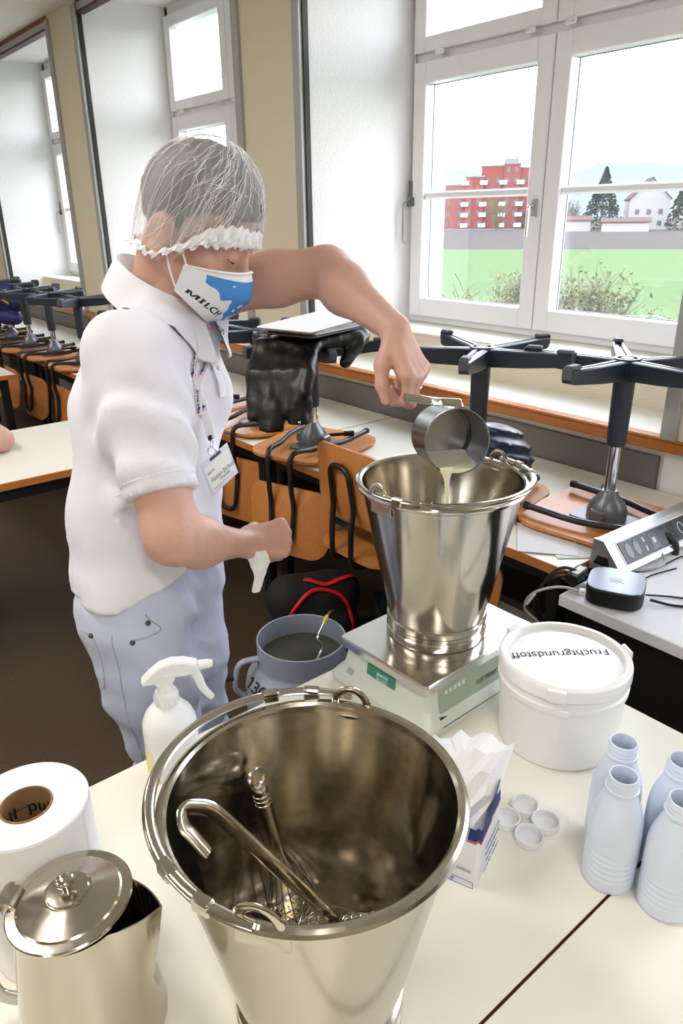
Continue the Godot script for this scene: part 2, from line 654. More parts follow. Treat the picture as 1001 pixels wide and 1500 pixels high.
func make_chair() -> Node3D:
	# upside down: seat on y = 0, column up, backrest hanging towards -x
	var t := thing("swivel_chair", "", "chair")
	var b := MB.new()
	# seat: bent plywood
	var top := []
	for lay in 2:
		var ring := PackedVector3Array()
		top.append(ring)
	var rings := []
	var poly := MB.new()
	var out := rrect(.44, .41, .10, 6)
	for i in out.size():
		out[i].y *= 1.0 - .10 * (out[i].x / .22 < 0.0 as int) * absf(out[i].x / .22)
	var rows := [[0.0, 1], [.35, 1], [.7, 1], [.93, 1], [1.0, 1], [1.0, 0], [.93, 0], [.7, 0], [.35, 0], [0.0, 0]]
	for row in rows:
		var ring := PackedVector3Array()
		for p in out:
			var q: Vector2 = p * row[0]
			var y := .002 + .5 * absf(q.x) * q.x * q.x + .22 * q.y * q.y
			ring.append(V(q.x, y + (.011 if row[1] else 0.0), q.y))
		rings.append(ring)
	b.loft(rings, true, false, false)
	obj("seat", b, M.plywood, t, 50)
	# tube frame: two rails over the seat that bend down and join in a U on the backrest
	b = MB.new()
	var side := func(s: float) -> Array: return [V(.19, .045, s * .135), V(.02, .04, s * .13), V(-.10, .04, s * .085), V(-.235, .05, s * .052), V(-.235, -.10, s * .052), V(-.222, -.17, s * .055), V(-.245, -.33, s * .048)]
	var a: Array = side.call(1.0)
	var c: Array = side.call(-1.0)
	c.reverse()
	b.tube(bent(a + c, .045, 6), .0105, 8)
	obj("tube_frame", b, M.tube_black, t, 60)
	for s in [-1, 1]:
		b = MB.new()
		b.tube(pts([V(.182, .045, s * .1347), V(.197, .0453, s * .1354)]), .0125, 8)
		obj("end_cap", b, M.rubber, t)
	# backrest
	b = MB.new()
	rings = []
	var bo := PackedVector2Array()
	for p in rrect(.40, .28, .075, 6):
		var w: float = 1.0 - .08 * clampf((p.y + .14) / .28, 0, 1)
		bo.append(Vector2(p.x * w, p.y))
	for row in rows:
		var ring := PackedVector3Array()
		for p in bo:
			var q: Vector2 = p * row[0]
			var bow := 1.1 * q.x * q.x
			ring.append(V(-.224 + bow + .25 * q.y * q.y - .08 * q.y + (.010 if row[1] else 0.0), -.245 - q.y, q.x))
		rings.append(ring)
	b.loft(rings, true, false, false)
	obj("backrest", b, M.plywood, t, 50)
	# mechanism, lever, gas column, sleeve
	b = MB.new()
	b.slab(rrect(.19, .12, .02, 3), .017, .024, .001)
	b.lathe([Vector2(0, .02), Vector2(.058, .022), Vector2(.058, .05), Vector2(.048, .075), Vector2(.03, .095), Vector2(.022, .11), Vector2(0, .11)], 12)
	for s in [-1, 1]: b.box(V(0, .045, s * .06), V(.05, .035, .02), .006)
	obj("mechanism", b, M.mech_grey, t)
	b = MB.new()
	b.tube(pts([V(.03, .055, .05), V(.07, .06, .115)]), .007, 8)
	b.tube(pts([V(.065, .06, .105), V(.085, .062, .14)]), .011, 8)
	obj("lever", b, M.rubber, t)
	b = MB.new()
	b.lathe([Vector2(0, .10), Vector2(.0165, .10), Vector2(.0165, .26), Vector2(0, .26)], 16)
	obj("gas_column", b, M.chrome, t)
	b = MB.new()
	b.lathe([Vector2(.012, .212), Vector2(.025, .212), Vector2(.027, .22), Vector2(.030, .43), Vector2(0, .43)], 16)
	obj("sleeve", b, M.slate, t)
	# star base
	b = MB.new()
	b.lathe([Vector2(.0, .405), Vector2(.042, .405), Vector2(.042, .455), Vector2(.036, .462), Vector2(.028, .462), Vector2(.028, .458), Vector2(.017, .458), Vector2(.017, .462), Vector2(0, .462)], 20)
	obj("hub", b, M.slate, t)
	for k in 5:
		var g := TAU * k / 5 + .35
		var R := Basis(Vector3.UP, g)
		b = MB.new()
		var sec := func(x: float, w: float, y0: float, y1: float) -> PackedVector3Array:
			return pts([R * V(x, y0, -w), R * V(x, y0, w), R * V(x, y1 - .004, w), R * V(x, y1, w * .7), R * V(x, y1, w * .25), R * V(x, y1 - .004, w * .2), R * V(x, y1 - .004, -w * .2), R * V(x, y1, -w * .25), R * V(x, y1, -w * .7), R * V(x, y1 - .004, -w)])
		b.loft([sec.call(.03, .024, .405, .458), sec.call(.15, .020, .414, .461), sec.call(.27, .016, .428, .465), sec.call(.285, .013, .432, .464)], true)
		var arm := obj("arm", b, M.slate, t)
		b = MB.new()
		b.box(R * V(.262, .470, 0), V(.046, .012, .027), .004, R)
		b.box(R * V(.287, .455, 0), V(.006, .03, .027), .002, R)
		obj("glide", b, M.glide, arm)
	return t

func furniture() -> void:
	# ---- the two front tables, their seam in front of the camera
	var t := thing("work_table", "cream laminate table under the steel buckets and the scale", "table", V(.40, 0, -.667), 0)
	desk_top(t, 1.486, .6665, M.laminate, M.seam, .028, .0016)
	t = thing("work_table", "cream laminate table nearest the camera, joined along a dark brown seam", "table", V(.40, 0, .001), 0)
	desk_top(t, 1.486, .6665, M.laminate, M.seam, .028, .0016)
	# ---- teacher's desk on the right
	t = thing("teacher_desk", "white desk with pale edges carrying the mini computer and socket strip", "desk", V(1.83, 0, -.24), 0)
	desk_top(t, .83, 1.29, M.white_desk, M.white_desk, .03)
	var b := MB.new()
	b.box(V(-.36, .36, 0), V(.018, .70, 1.2), .002)
	b.box(V(0, .36, -.60), V(.70, .70, .018), .002)
	obj("modesty_panel", b, M.black, t)
	# ---- long row of desks under the windows
	var ends := [[-.945, -2.398, "a paper sheet lying on it"], [-2.402, -3.84, "behind the man's outstretched arm"], [-3.844, -5.28, "past the man's back, two chairs on it"], [-5.284, -6.72, "at the far left, three chairs on it"], [-6.724, -8.16, "at the far end under the third window"]]
	for e in ends:
		t = thing("wall_desk", "cream topped window desk with wooden edge, " + e[2], "desk", V(1.91, 0, (e[0] + e[1]) / 2), PI / 2, "")
		desk_top(t, e[0] - e[1], .742, M.laminate, M.edge_wood, .028, .003)
		modesty(t, .14, e[0] - e[1] - .2)
		b = MB.new()
		b.box(V(.18, .60, -.30), V(.34, .09, .012), .003)
		obj("cable_tray", b, M.grey_panel, t)
	# ---- tables across the aisle
	t = thing("aisle_table", "cream table with wooden edge at the left, the seated person's arm resting on it", "table", V(.55, 0, -3.015), 0)
	desk_top(t, 1.42, .72, M.laminate, M.edge_wood)
	t = thing("aisle_table", "cream table with wooden edge at far left, behind the seated person's table", "table", V(.57, 0, -5.04), 0)
	desk_top(t, 1.42, .72, M.laminate, M.edge_wood)
	# ---- chairs turned upside down on the desks
	var proto := make_chair()
	proto.set_meta("group", "swivel chairs")
	var spots := [
		[1.70, -2.25, 0.32, "upturned swivel chair with the black leather jacket draped over its base", -6],
		[1.75, -2.70, .22, "upturned swivel chair on the window desk, just left of the leather jacket"],
		[1.72, -3.13, .15, "upturned swivel chair on the window desk, its column close to the man's chest"],
		[1.72, -3.60, -.1, "upturned swivel chair on the window desk, its arms showing under the mask"],
		[1.70, -4.64, 0.0, "upturned swivel chair nearest to the man's back on the left"],
		[1.68, -5.12, .06, "upturned swivel chair second from the man's back on the left"],
		[1.66, -5.56, -.04, "upturned swivel chair in front of the blue bag at far left"],
		[1.66, -6.0, 0.0, "upturned swivel chair at the left edge with the blue bag hanging on it"],
		[1.68, -6.46, 0.12, "upturned swivel chair farthest away on the window desks"],
		[1.745, -1.449, .25, "upturned swivel chair behind the tall bucket, with the dark blue quilted jacket", -40],
		[1.885, -1.052, PI / 2 + .06, "upturned swivel chair at the right, beside the socket strip and the paper sheet", -5],
	]
	for i in spots.size():
		var s = spots[i]
		var o := proto if i == 0 else dup(proto, s[3])
		o.position = V(s[0], .752, s[1])
		o.rotation.y = s[2]
		o.set_meta("label", s[3])
		if s.size() > 4:
			for c in o.get_children():
				if String(c.name).begins_with("arm"): c.rotation.y = deg_to_rad(s[4])
		squash(o, .93 if i < 9 else 1.065)
	t = dup(proto, "swivel chair standing upright at the window desk, plywood back beside the tall bucket", V(1.73, .50, -1.83))
	t.basis = Basis(Vector3.RIGHT, PI)
	t = dup(proto, "swivel chair under the seated person at the left edge, one black foot showing", V(.40, .47, -3.60))
	t.basis = Basis(Vector3.UP, -PI / 2 - .25) * Basis(Vector3.RIGHT, PI)
	t = dup(proto, "upturned swivel chair hanging from the far left aisle table, only its back showing", V(.98, .752, -4.86), -PI / 2)
	# ---- things on the desks
	desk_things(proto)

# a lower gas lift: everything above the mechanism comes down
func squash(o: Node3D, k: float) -> void:
	for c in o.get_children():
		var n := String(c.name)
		if n.begins_with("sleeve") or n.begins_with("hub") or n.begins_with("arm"): c.position.y = .46 * (k - 1.0) * 1.2

func desk_things(chair: Node3D) -> void:
	var b := MB.new()
	# paper sheets
	var R := Basis(Vector3.UP, deg_to_rad(37))
	b.box(V(1.662, .7545, -1.10), V(.205, .001, .165), .0002, Basis(Vector3.UP, .66))
	tag(obj("paper_sheet", b, M.paper, self), "white sheet of paper at the edge of the window desk, beside the bucket", "paper")
	b = MB.new()
	b.box(V(1.70, .7525, -1.04), V(.205, .001, .15), .0002, Basis(Vector3.UP, .92))
	tag(obj("paper_sheet", b, M.paper, self), "white sheet of paper half under the upper sheet on the window desk", "paper")
	power_strip()
	mini_pc()
	folder()
	leather_jacket()
	quilted_jacket()
	backpack()
	blue_bag()

func power_strip() -> void:
	var t := thing("socket_strip", "slanted aluminium socket strip with black outlets on the white desk", "power strip", V(1.60, .75, -.885), -.05)
	# profile in (z, y): back foot, top, slanted face
	var prof := [Vector2(-.035, 0), Vector2(.055, 0), Vector2(.06, .012), Vector2(-.002, .082), Vector2(-.03, .082)]
	var b := MB.new()
	var rings := []
	for x in [0.004, .62]:
		var r := PackedVector3Array()
		for p in prof: r.append(V(x, p.y + .004, p.x))
		rings.append(r)
	b.loft(rings, true)
	obj("housing", b, M.aluminium, t, 20)
	b = MB.new()
	var r0 := PackedVector3Array(); var r1 := PackedVector3Array()
	for p in prof:
		var q: Vector2 = Vector2(.005, .035) + (p - Vector2(.005, .035)) * 1.04
		r0.append(V(-.004, q.y + .003, q.x)); r1.append(V(.004, q.y + .003, q.x))
	b.loft([r0, r1], true)
	obj("end_plate", b, M.aluminium, t, 20)
	b = MB.new()
	b.slab(PackedVector2Array([Vector2(-.026, .02), Vector2(.024, .02), Vector2(.016, .045), Vector2(-.012, .045)]), 0, .002, .0005, Transform3D(Basis(V(0, 0, 1), V(-1, 0, 0), V(0, 1, 0)), V(-.0035, 0, 0)))
	obj("end_opening", b, M.black, t)
	# slanted face: x along, s up the slope
	var up := V(0, .07, -.062).normalized()
	var nrm := V(0, .062, .07).normalized()
	var face := func(x: float, s: float, h: float) -> Vector3: return V(x, .016, .06) + up * s + nrm * h
	var B := Basis(V(1, 0, 0), nrm, -up)
	b = MB.new()
	b.box(face.call(.30, .047, .0005), V(.54, .003, .068), .001, B)
	obj("face_rim", b, M.white_plastic, t)
	b = MB.new()
	b.box(face.call(.30, .047, .002), V(.53, .003, .06), .001, B)
	obj("outlet_panel", b, M.slate, t)
	for k in 2:
		b = MB.new()
		var hexa := PackedVector2Array()
		for q in 6: hexa.append(Vector2(cos(TAU * q / 6 + PI / 2) * .013, sin(TAU * q / 6 + PI / 2) * .024))
		b.slab(hexa, .0, .0015, .0004, Transform3D(B, face.call(.065 + k * .034, .047, .003)))
		obj("outlet", b, M.black_gloss, t)
	for k in 3:
		b = MB.new()
		b.box(face.call(.18 + k * .042, .047, .0035), V(.036, .002, .05), .001, B)
		obj("data_port", b, M.black_gloss, t)
	b = MB.new()
	b.box(face.call(.137, .06, .0036), V(.006, .001, .014), .0003, B)
	b.box(face.call(.137, .035, .0036), V(.006, .001, .014), .0003, B)
	b.box(face.call(.178, .047, .005), V(.012, .001, .016), .0003, B)
	obj("port_label", b, M.paper, t)
	b = MB.new()
	var ring := []
	for q in 20: ring.append(face.call(.31 + cos(TAU * q / 20) * .012, .047 + sin(TAU * q / 20) * .017, .005))
	b.tube(pts(ring), .0012, 5, false, true)
	obj("button_ring", b, M.paper, t)
	b = MB.new()
	b.box(face.call(.47, .047, .004), V(.17, .002, .055), .001, B)
	obj("white_insert", b, M.white_plastic, t)
	# grey lead plugged in at the foot
	b = MB.new()
	b.tube(curve([V(1.655, .756, -.83), V(1.70, .760, -.80), V(1.755, .762, -.795), V(1.80, .772, -.835)], 8), .0035, 6)
	tag(obj("grey_cable", b, M.rail_grey, self), "light grey cable curving out from under the socket strip", "cable")
	b = MB.new()
	b.box(V(1.805, .775, -.84), V(.03, .016, .02), .004, Basis(Vector3.UP, .6))
	tag(obj("cable_plug", b, M.black, self), "black plug on the grey cable under the socket strip", "plug")

func mini_pc() -> void:
	var T0 := V(1.497, .7505, -.785)
	var t := thing("mini_computer", "small rounded black mini computer with a grey top on the white desk", "computer", T0, .42)
	var sq := func(r: float) -> PackedVector2Array:
		var o := PackedVector2Array()
		for k in 40:
			var g := TAU * k / 40
			var c := cos(g); var s := sin(g)
			o.append(Vector2(signf(c) * pow(absf(c), .55), signf(s) * pow(absf(s), .55)) * r)
		return o
	var b := MB.new()
	b.slab(sq.call(.066), .004, .047, .004)
	b.slab(sq.call(.055), 0, .004, .001)
	obj("body", b, M.black, t)
	b = MB.new()
	b.slab(sq.call(.0655), .0465, .0495, .0012)
	var topm := mat("pc_top", Color(.55, .57, .63), .28, .2)
	obj("top_plate", b, topm, t)
	b = MB.new()
	for k in 4: b.box(V(-.012 + k * .0065, .0497, (.004 if k % 2 else -.004)), V(.0022, .0006, .022 if k in [0, 3] else .030), .0002, Basis(Vector3.UP, -.28))
	obj("logo", b, M.paper, t)
	b = MB.new()
	b.box(V(.064, .012, .02), V(.006, .008, .02), .001)
	obj("port", b, M.black_gloss, t)
	# leads
	var leads := [
		["black cable running from the mini computer to the right edge, nearer one", [V(1.535, .762, -.715), V(1.57, .754, -.665), V(1.64, .754, -.60), V(1.72, .754, -.555), V(1.85, .754, -.52)], .0032],
		["thinner black cable leaving the mini computer to the right, farther one", [V(1.55, .762, -.735), V(1.60, .754, -.70), V(1.66, .754, -.62), V(1.75, .754, -.585), V(1.90, .754, -.56)], .0022],
		["black cable with a loop at the right edge of the white desk", [V(1.90, .754, -.70), V(1.80, .754, -.715), V(1.745, .754, -.70), V(1.745, .754, -.66), V(1.81, .754, -.60), V(1.92, .754, -.55)], .0022],
		["black cable lying along the foot of the socket strip", [V(1.545, .757, -.862), V(1.62, .754, -.84), V(1.72, .754, -.80), V(1.84, .754, -.79), V(1.93, .754, -.75)], .0022],
		["short black cable behind the mini computer", [V(1.585, .757, -.80), V(1.62, .754, -.79), V(1.68, .754, -.785), V(1.76, .754, -.765)], .002],
	]
	for l in leads:
		b = MB.new()
		b.tube(curve(l[1], 8), l[2], 6)
		tag(obj("black_cable", b, M.rubber, self), l[0], "cable")
	b = MB.new()
	b.tube(curve([V(1.44, .768, -.835), V(1.41, .772, -.885), V(1.37, .75, -.93), V(1.37, .70, -.95), V(1.40, .66, -.93)], 8), .0035, 6)
	var c := obj("network_cable", b, M.rail_grey, self)
	tag(c, "grey network cable curling over the corner of the white desk", "cable")
	b = MB.new(); b.box(V(1.443, .768, -.832), V(.018, .012, .03), .002, Basis(Vector3.UP, .5)); obj("plug", b, M.white_plastic, c)
	b = MB.new(); b.box(V(1.452, .764, -.822), V(.012, .01, .012), .001, Basis(Vector3.UP, .5)); obj("red_clip", b, M.red, c)
	b = MB.new(); b.tube(pts([V(1.372, .75, -.927), V(1.369, .715, -.945)]), .0048, 8); obj("cable_tag", b, M.paper, c)
	for k in 3:
		b = MB.new()
		b.tube(curve([V(1.50 + k * .02, .757, -.885 + k * .006), V(1.46, .775 + .012 * k, -.91), V(1.42, .76, -.935), V(1.40 + k * .01, .70, -.945), V(1.44, .62, -.93)], 7), .004, 6)
		tag(obj("black_cable", b, M.rubber, self), ["black cable hanging over the desk corner, lowest of the bundle", "black cable hanging over the desk corner, middle of the bundle", "black cable hanging over the desk corner, topmost of the bundle"][k], "cable")
	b = MB.new(); b.box(V(1.495, .772, -.892), V(.07, .028, .03), .003, Basis(Vector3.UP, .15))
	tag(obj("plug_adapter", b, M.black, self), "black plug block behind the mini computer at the desk corner", "adapter")
	b = MB.new(); b.box(V(1.50, .787, -.89), V(.05, .002, .018), .0005, Basis(Vector3.UP, .15))
	obj("label", b, M.paper, get_node("plug_adapter"), 38, true)

# ------------------------------------------------------------------ smooth bodies: a field of joined capsules, meshed with surface nets
class SDF:
	var o: Vector3
	var h: float
	var k: float
	var nx: int
	var ny: int
	var nz: int
	var f := PackedFloat32Array()
	var d := PackedFloat32Array()

	func _init(lo: Vector3, hi: Vector3, cell: float, kk: float) -> void:
		o = lo; h = cell; k = kk
		nx = int(ceil((hi.x - lo.x) / h)) + 1
		ny = int(ceil((hi.y - lo.y) / h)) + 1
		nz = int(ceil((hi.z - lo.z) / h)) + 1
		f.resize(nx * ny * nz)

	func _rng(lo: Vector3, hi: Vector3) -> Array:
		var a := ((lo - o) / h).floor()
		var b := ((hi - o) / h).ceil()
		return [maxi(0, int(a.x)), mini(nx - 1, int(b.x)), maxi(0, int(a.y)), mini(ny - 1, int(b.y)), maxi(0, int(a.z)), mini(nz - 1, int(b.z))]

	func bone(a: Vector3, b: Vector3, ra: float, rb: float) -> void:
		var m := maxf(ra, rb) + 5.0 / k
		var mm := Vector3(m, m, m)
		var r := _rng(a.min(b) - mm, a.max(b) + mm)
		var ab := b - a
		var inv := 1.0 / maxf(ab.length_squared(), 1e-12)
		for z in range(r[4], r[5] + 1):
			for y in range(r[2], r[3] + 1):
				var at := (z * ny + y) * nx
				for x in range(r[0], r[1] + 1):
					var p := Vector3(o.x + x * h, o.y + y * h, o.z + z * h) - a
					var s := clampf(p.dot(ab) * inv, 0.0, 1.0)
					f[at + x] += exp(minf(-k * ((p - ab * s).length() - ra - (rb - ra) * s), 40.0))

	# ellipsoid with axes B (unit) and radii q
	func egg(c: Vector3, q: Vector3, B := Basis(), w := 1.0) -> void:
		var m := maxf(q.x, maxf(q.y, q.z)) + 5.0 / k
		var r := _rng(c - Vector3(m, m, m), c + Vector3(m, m, m))
		var I := B.transposed()
		for z in range(r[4], r[5] + 1):
			for y in range(r[2], r[3] + 1):
				var at := (z * ny + y) * nx
				for x in range(r[0], r[1] + 1):
					var p := I * (Vector3(o.x + x * h, o.y + y * h, o.z + z * h) - c)
					var u := p / q
					var l := u.length()
					var dd := l * (l - 1.0) / maxf((u / q).length(), 1e-6)
					f[at + x] += w * exp(clampf(-k * dd, -60.0, 40.0))

	func close() -> void:
		d.resize(f.size())
		for i in f.size(): d[i] = -log(maxf(f[i], 1e-12)) / k

	# fn(point, distance) -> distance, only near the surface
	func change(fn: Callable, band := 0.05) -> void:
		for z in nz:
			for y in ny:
				var at := (z * ny + y) * nx
				for x in nx:
					var v := d[at + x]
					if absf(v) < band: d[at + x] = fn.call(Vector3(o.x + x * h, o.y + y * h, o.z + z * h), v)

	# cut away everything where fn(point) > 0
	func cut(fn: Callable) -> void:
		for z in nz:
			for y in ny:
				var at := (z * ny + y) * nx
				for x in nx:
					var v := d[at + x]
					if v < 0.03: d[at + x] = maxf(v, fn.call(Vector3(o.x + x * h, o.y + y * h, o.z + z * h)))

	func at(p: Vector3) -> float:
		var q := (p - o) / h
		var x := clampi(int(q.x), 0, nx - 2)
		var y := clampi(int(q.y), 0, ny - 2)
		var z := clampi(int(q.z), 0, nz - 2)
		var t := Vector3(q.x - x, q.y - y, q.z - z).clamp(Vector3.ZERO, Vector3.ONE)
		var i := (z * ny + y) * nx + x
		var s := nx * ny
		return lerpf(lerpf(lerpf(d[i], d[i + 1], t.x), lerpf(d[i + nx], d[i + nx + 1], t.x), t.y), lerpf(lerpf(d[i + s], d[i + s + 1], t.x), lerpf(d[i + s + nx], d[i + s + nx + 1], t.x), t.y), t.z)

	# walk from p along dir until the surface; gives the point lift above it
	func hit(p: Vector3, dir: Vector3, lift := 0.002) -> Vector3:
		var q := p
		for i in 160:
			var v := at(q)
			if v < lift: return q
			q += dir * clampf((v - lift) * .8, .0012, .02)
		return q

	func mesh_into(mb: MB, T := Transform3D()) -> void:
		var s := nx * ny
		var id := {}
		var vs := PackedVector3Array()
		for z in nz - 1:
			for y in ny - 1:
				var row := (z * ny + y) * nx
				for x in nx - 1:
					var i := row + x
					var a := d[i]; var b := d[i + 1]; var c := d[i + nx]; var e := d[i + nx + 1]
					var a2 := d[i + s]; var b2 := d[i + s + 1]; var c2 := d[i + s + nx]; var e2 := d[i + s + nx + 1]
					var neg := (a < 0.0)
					if neg == (b < 0.0) and neg == (c < 0.0) and neg == (e < 0.0) and neg == (a2 < 0.0) and neg == (b2 < 0.0) and neg == (c2 < 0.0) and neg == (e2 < 0.0): continue
					var sum := Vector3.ZERO
					var n := 0
					if neg != (b < 0.0): sum += Vector3(a / (a - b), 0, 0); n += 1
					if (c < 0.0) != (e < 0.0): sum += Vector3(c / (c - e), 1, 0); n += 1
					if (a2 < 0.0) != (b2 < 0.0): sum += Vector3(a2 / (a2 - b2), 0, 1); n += 1
					if (c2 < 0.0) != (e2 < 0.0): sum += Vector3(c2 / (c2 - e2), 1, 1); n += 1
					if neg != (c < 0.0): sum += Vector3(0, a / (a - c), 0); n += 1
					if (b < 0.0) != (e < 0.0): sum += Vector3(1, b / (b - e), 0); n += 1
					if (a2 < 0.0) != (c2 < 0.0): sum += Vector3(0, a2 / (a2 - c2), 1); n += 1
					if (b2 < 0.0) != (e2 < 0.0): sum += Vector3(1, b2 / (b2 - e2), 1); n += 1
					if neg != (a2 < 0.0): sum += Vector3(0, 0, a / (a - a2)); n += 1
					if (b < 0.0) != (b2 < 0.0): sum += Vector3(1, 0, b / (b - b2)); n += 1
					if (c < 0.0) != (c2 < 0.0): sum += Vector3(0, 1, c / (c - c2)); n += 1
					if (e < 0.0) != (e2 < 0.0): sum += Vector3(1, 1, e / (e - e2)); n += 1
					id[i] = vs.size()
					vs.append(T * (o + (Vector3(x, y, z) + sum / n) * h))
		for i in id:
			var inside := d[i] < 0.0
			if inside != (d[i + 1] < 0.0) and id.has(i - nx) and id.has(i - s) and id.has(i - nx - s): _q(mb, vs, id[i], id[i - nx], id[i - nx - s], id[i - s], not inside)
			if inside != (d[i + nx] < 0.0) and id.has(i - 1) and id.has(i - s) and id.has(i - 1 - s): _q(mb, vs, id[i], id[i - 1], id[i - 1 - s], id[i - s], inside)
			if inside != (d[i + s] < 0.0) and id.has(i - 1) and id.has(i - nx) and id.has(i - 1 - nx): _q(mb, vs, id[i], id[i - 1], id[i - 1 - nx], id[i - nx], not inside)

	func _q(mb: MB, v: PackedVector3Array, a: int, b: int, c: int, e: int, turn: bool) -> void:
		if turn: mb.tri(v[a], v[b], v[c]); mb.tri(v[a], v[c], v[e])
		else: mb.tri(v[a], v[c], v[b]); mb.tri(v[a], v[e], v[c])

# ------------------------------------------------------------------ soft things on the desks
func folder() -> void:
	var t := thing("document_folder", "thin brown edged document folder lying on top of the black leather jacket", "folder", V(1.625, 1.243, -2.12), .25)
	var cover := mat("folder_cover", Color(.20, .11, .09), .5)
	var b := MB.new(); b.slab(rrect(.36, .25, .012, 3), 0, .004, .001); obj("cover", b, cover, t)
	b = MB.new(); b.slab(rrect(.36, .25, .012, 3), .024, .028, .001, Transform3D(Basis(V(0, 0, 1), .045), V(0, 0.003, 0))); obj("cover", b, M.paper, t)
	b = MB.new()
	for k in 5: b.box(V(.015, .0065 + k * .0035, 0), V(.31, .0025, .22 - .006 * (k % 3)), .0006, Basis(Vector3.UP, .01 * k) * Basis(V(0, 0, 1), .01 * k))
	obj("papers", b, M.paper, t)
	b = MB.new(); b.box(V(.165, .016, .03), V(.016, .006, .12), .001); obj("yellow_tab", b, mat("yellow", Color(.85, .72, .12), .5), t)

func leather_jacket() -> void:
	var leather := mat("leather", Color(.035, .032, .028), .38)
	relief(leather, .02, Vector3.ONE * 4.0, .3)
	var s := SDF.new(V(1.24, .90, -2.34), V(1.86, 1.29, -1.87), .0085, 140)
	# over the arms of the chair base
	var A0 := V(1.428, 1.200, -2.190); var A1 := V(1.548, 1.205, -2.030)
	for k in 9:
		var f := k / 8.0
		var p := A0.lerp(A1, f)
		s.bone(p, p + V(.19 - .03 * f, .018, -.050 - .03 * f), .019, .018)
		# the body hanging down on the near side
		var q := V(1.318, .985, -2.085).lerp(V(1.440, 1.01, -1.945), f)
		var w := p.lerp(q, .45) + V(-.022, .012, .016)
		s.bone(p, w, .019 + .004 * (k % 2), .020 + .005 * ((k + 1) % 2))
		s.bone(w, q + V(0, .07 * maxf(0, f - .7) * 3.0, 0), .020 + .005 * ((k + 1) % 2), .020)
	s.bone(V(1.55, 1.205, -2.05), V(1.765, 1.218, -2.035), .034, .030)
	s.bone(V(1.60, 1.205, -2.14), V(1.765, 1.215, -2.08), .026, .026)
	s.bone(V(1.755, 1.205, -2.02), V(1.665, 1.135, -2.005), .026, .022)
	# sleeves
	s.bone(V(1.395, 1.08, -2.095), V(1.374, 1.01, -2.050), .045, .043)
	s.bone(V(1.374, 1.01, -2.050), V(1.352, .948, -2.024), .043, .042)
	s.bone(V(1.472, 1.10, -2.015), V(1.444, 1.03, -1.985), .043, .041)
	s.bone(V(1.444, 1.03, -1.985), V(1.424, .968, -1.966), .041, .040)
	s.close()
	var n := noise(9.0, 2, 7)
	s.change(func(p: Vector3, v: float) -> float: return v + .006 * n.get_noise_3d(p.x * 1.6 - p.z, p.y * .4, p.z * 1.2 + p.x) + .002 * sin(p.y * 60.0 + p.x * 90.0) * smoothstep(1.1, 1.0, p.y))
	s.cut(func(p: Vector3) -> float: return (.942 if (p.x - 1.39) * .65 + (p.z + 1.995) * .75 < 0.0 else .966) - p.y)
	var t := thing("leather_jacket", "black leather jacket draped over the base of an upturned chair, sleeves hanging", "jacket", V(1.45, .95, -2.1))
	var b := MB.new()
	s.mesh_into(b)
	obj("jacket_body", b, leather, t, 60, true)
	b = MB.new()
	for q in [[V(1.358, .966, -2.031), .0440], [V(1.428, .985, -1.970), .0420]]:
		var ring := []
		for k in 24: ring.append(q[0] + V(cos(TAU * k / 24) * q[1], 0, sin(TAU * k / 24) * q[1]))
		b.tube(pts(ring), .0022, 5, false, true)
	obj("cuff_seam", b, M.rubber, t, 60, true)
	b = MB.new(); b.ball(V(1.402, .976, -1.932), V(.006, .006, .006), 5); obj("press_stud", b, M.chrome, t, 60, true)

func quilted_jacket() -> void:
	var navy := mat("navy", Color(.08, .13, .24), .4)
	var s := SDF.new(V(1.52, .72, -1.72), V(2.0, 1.02, -1.22), .01, 120)
	s.egg(V(1.775, .86, -1.41), V(.17, .155, .13), Basis(Vector3.UP, .3))
	s.egg(V(1.68, .81, -1.50), V(.15, .06, .13))
	s.close()
	s.change(func(p: Vector3, v: float) -> float: return v + .014 * absf(sin(p.y * 80.0 + p.x * 24.0)) - .006)
	s.cut(func(p: Vector3) -> float: return .768 - p.y)
	var t := thing("quilted_jacket", "dark blue quilted jacket bundled on the chair behind the tall bucket", "jacket", V(1.76, .768, -1.43))
	var b := MB.new(); s.mesh_into(b)
	obj("jacket_body", b, navy, t, 60, true)

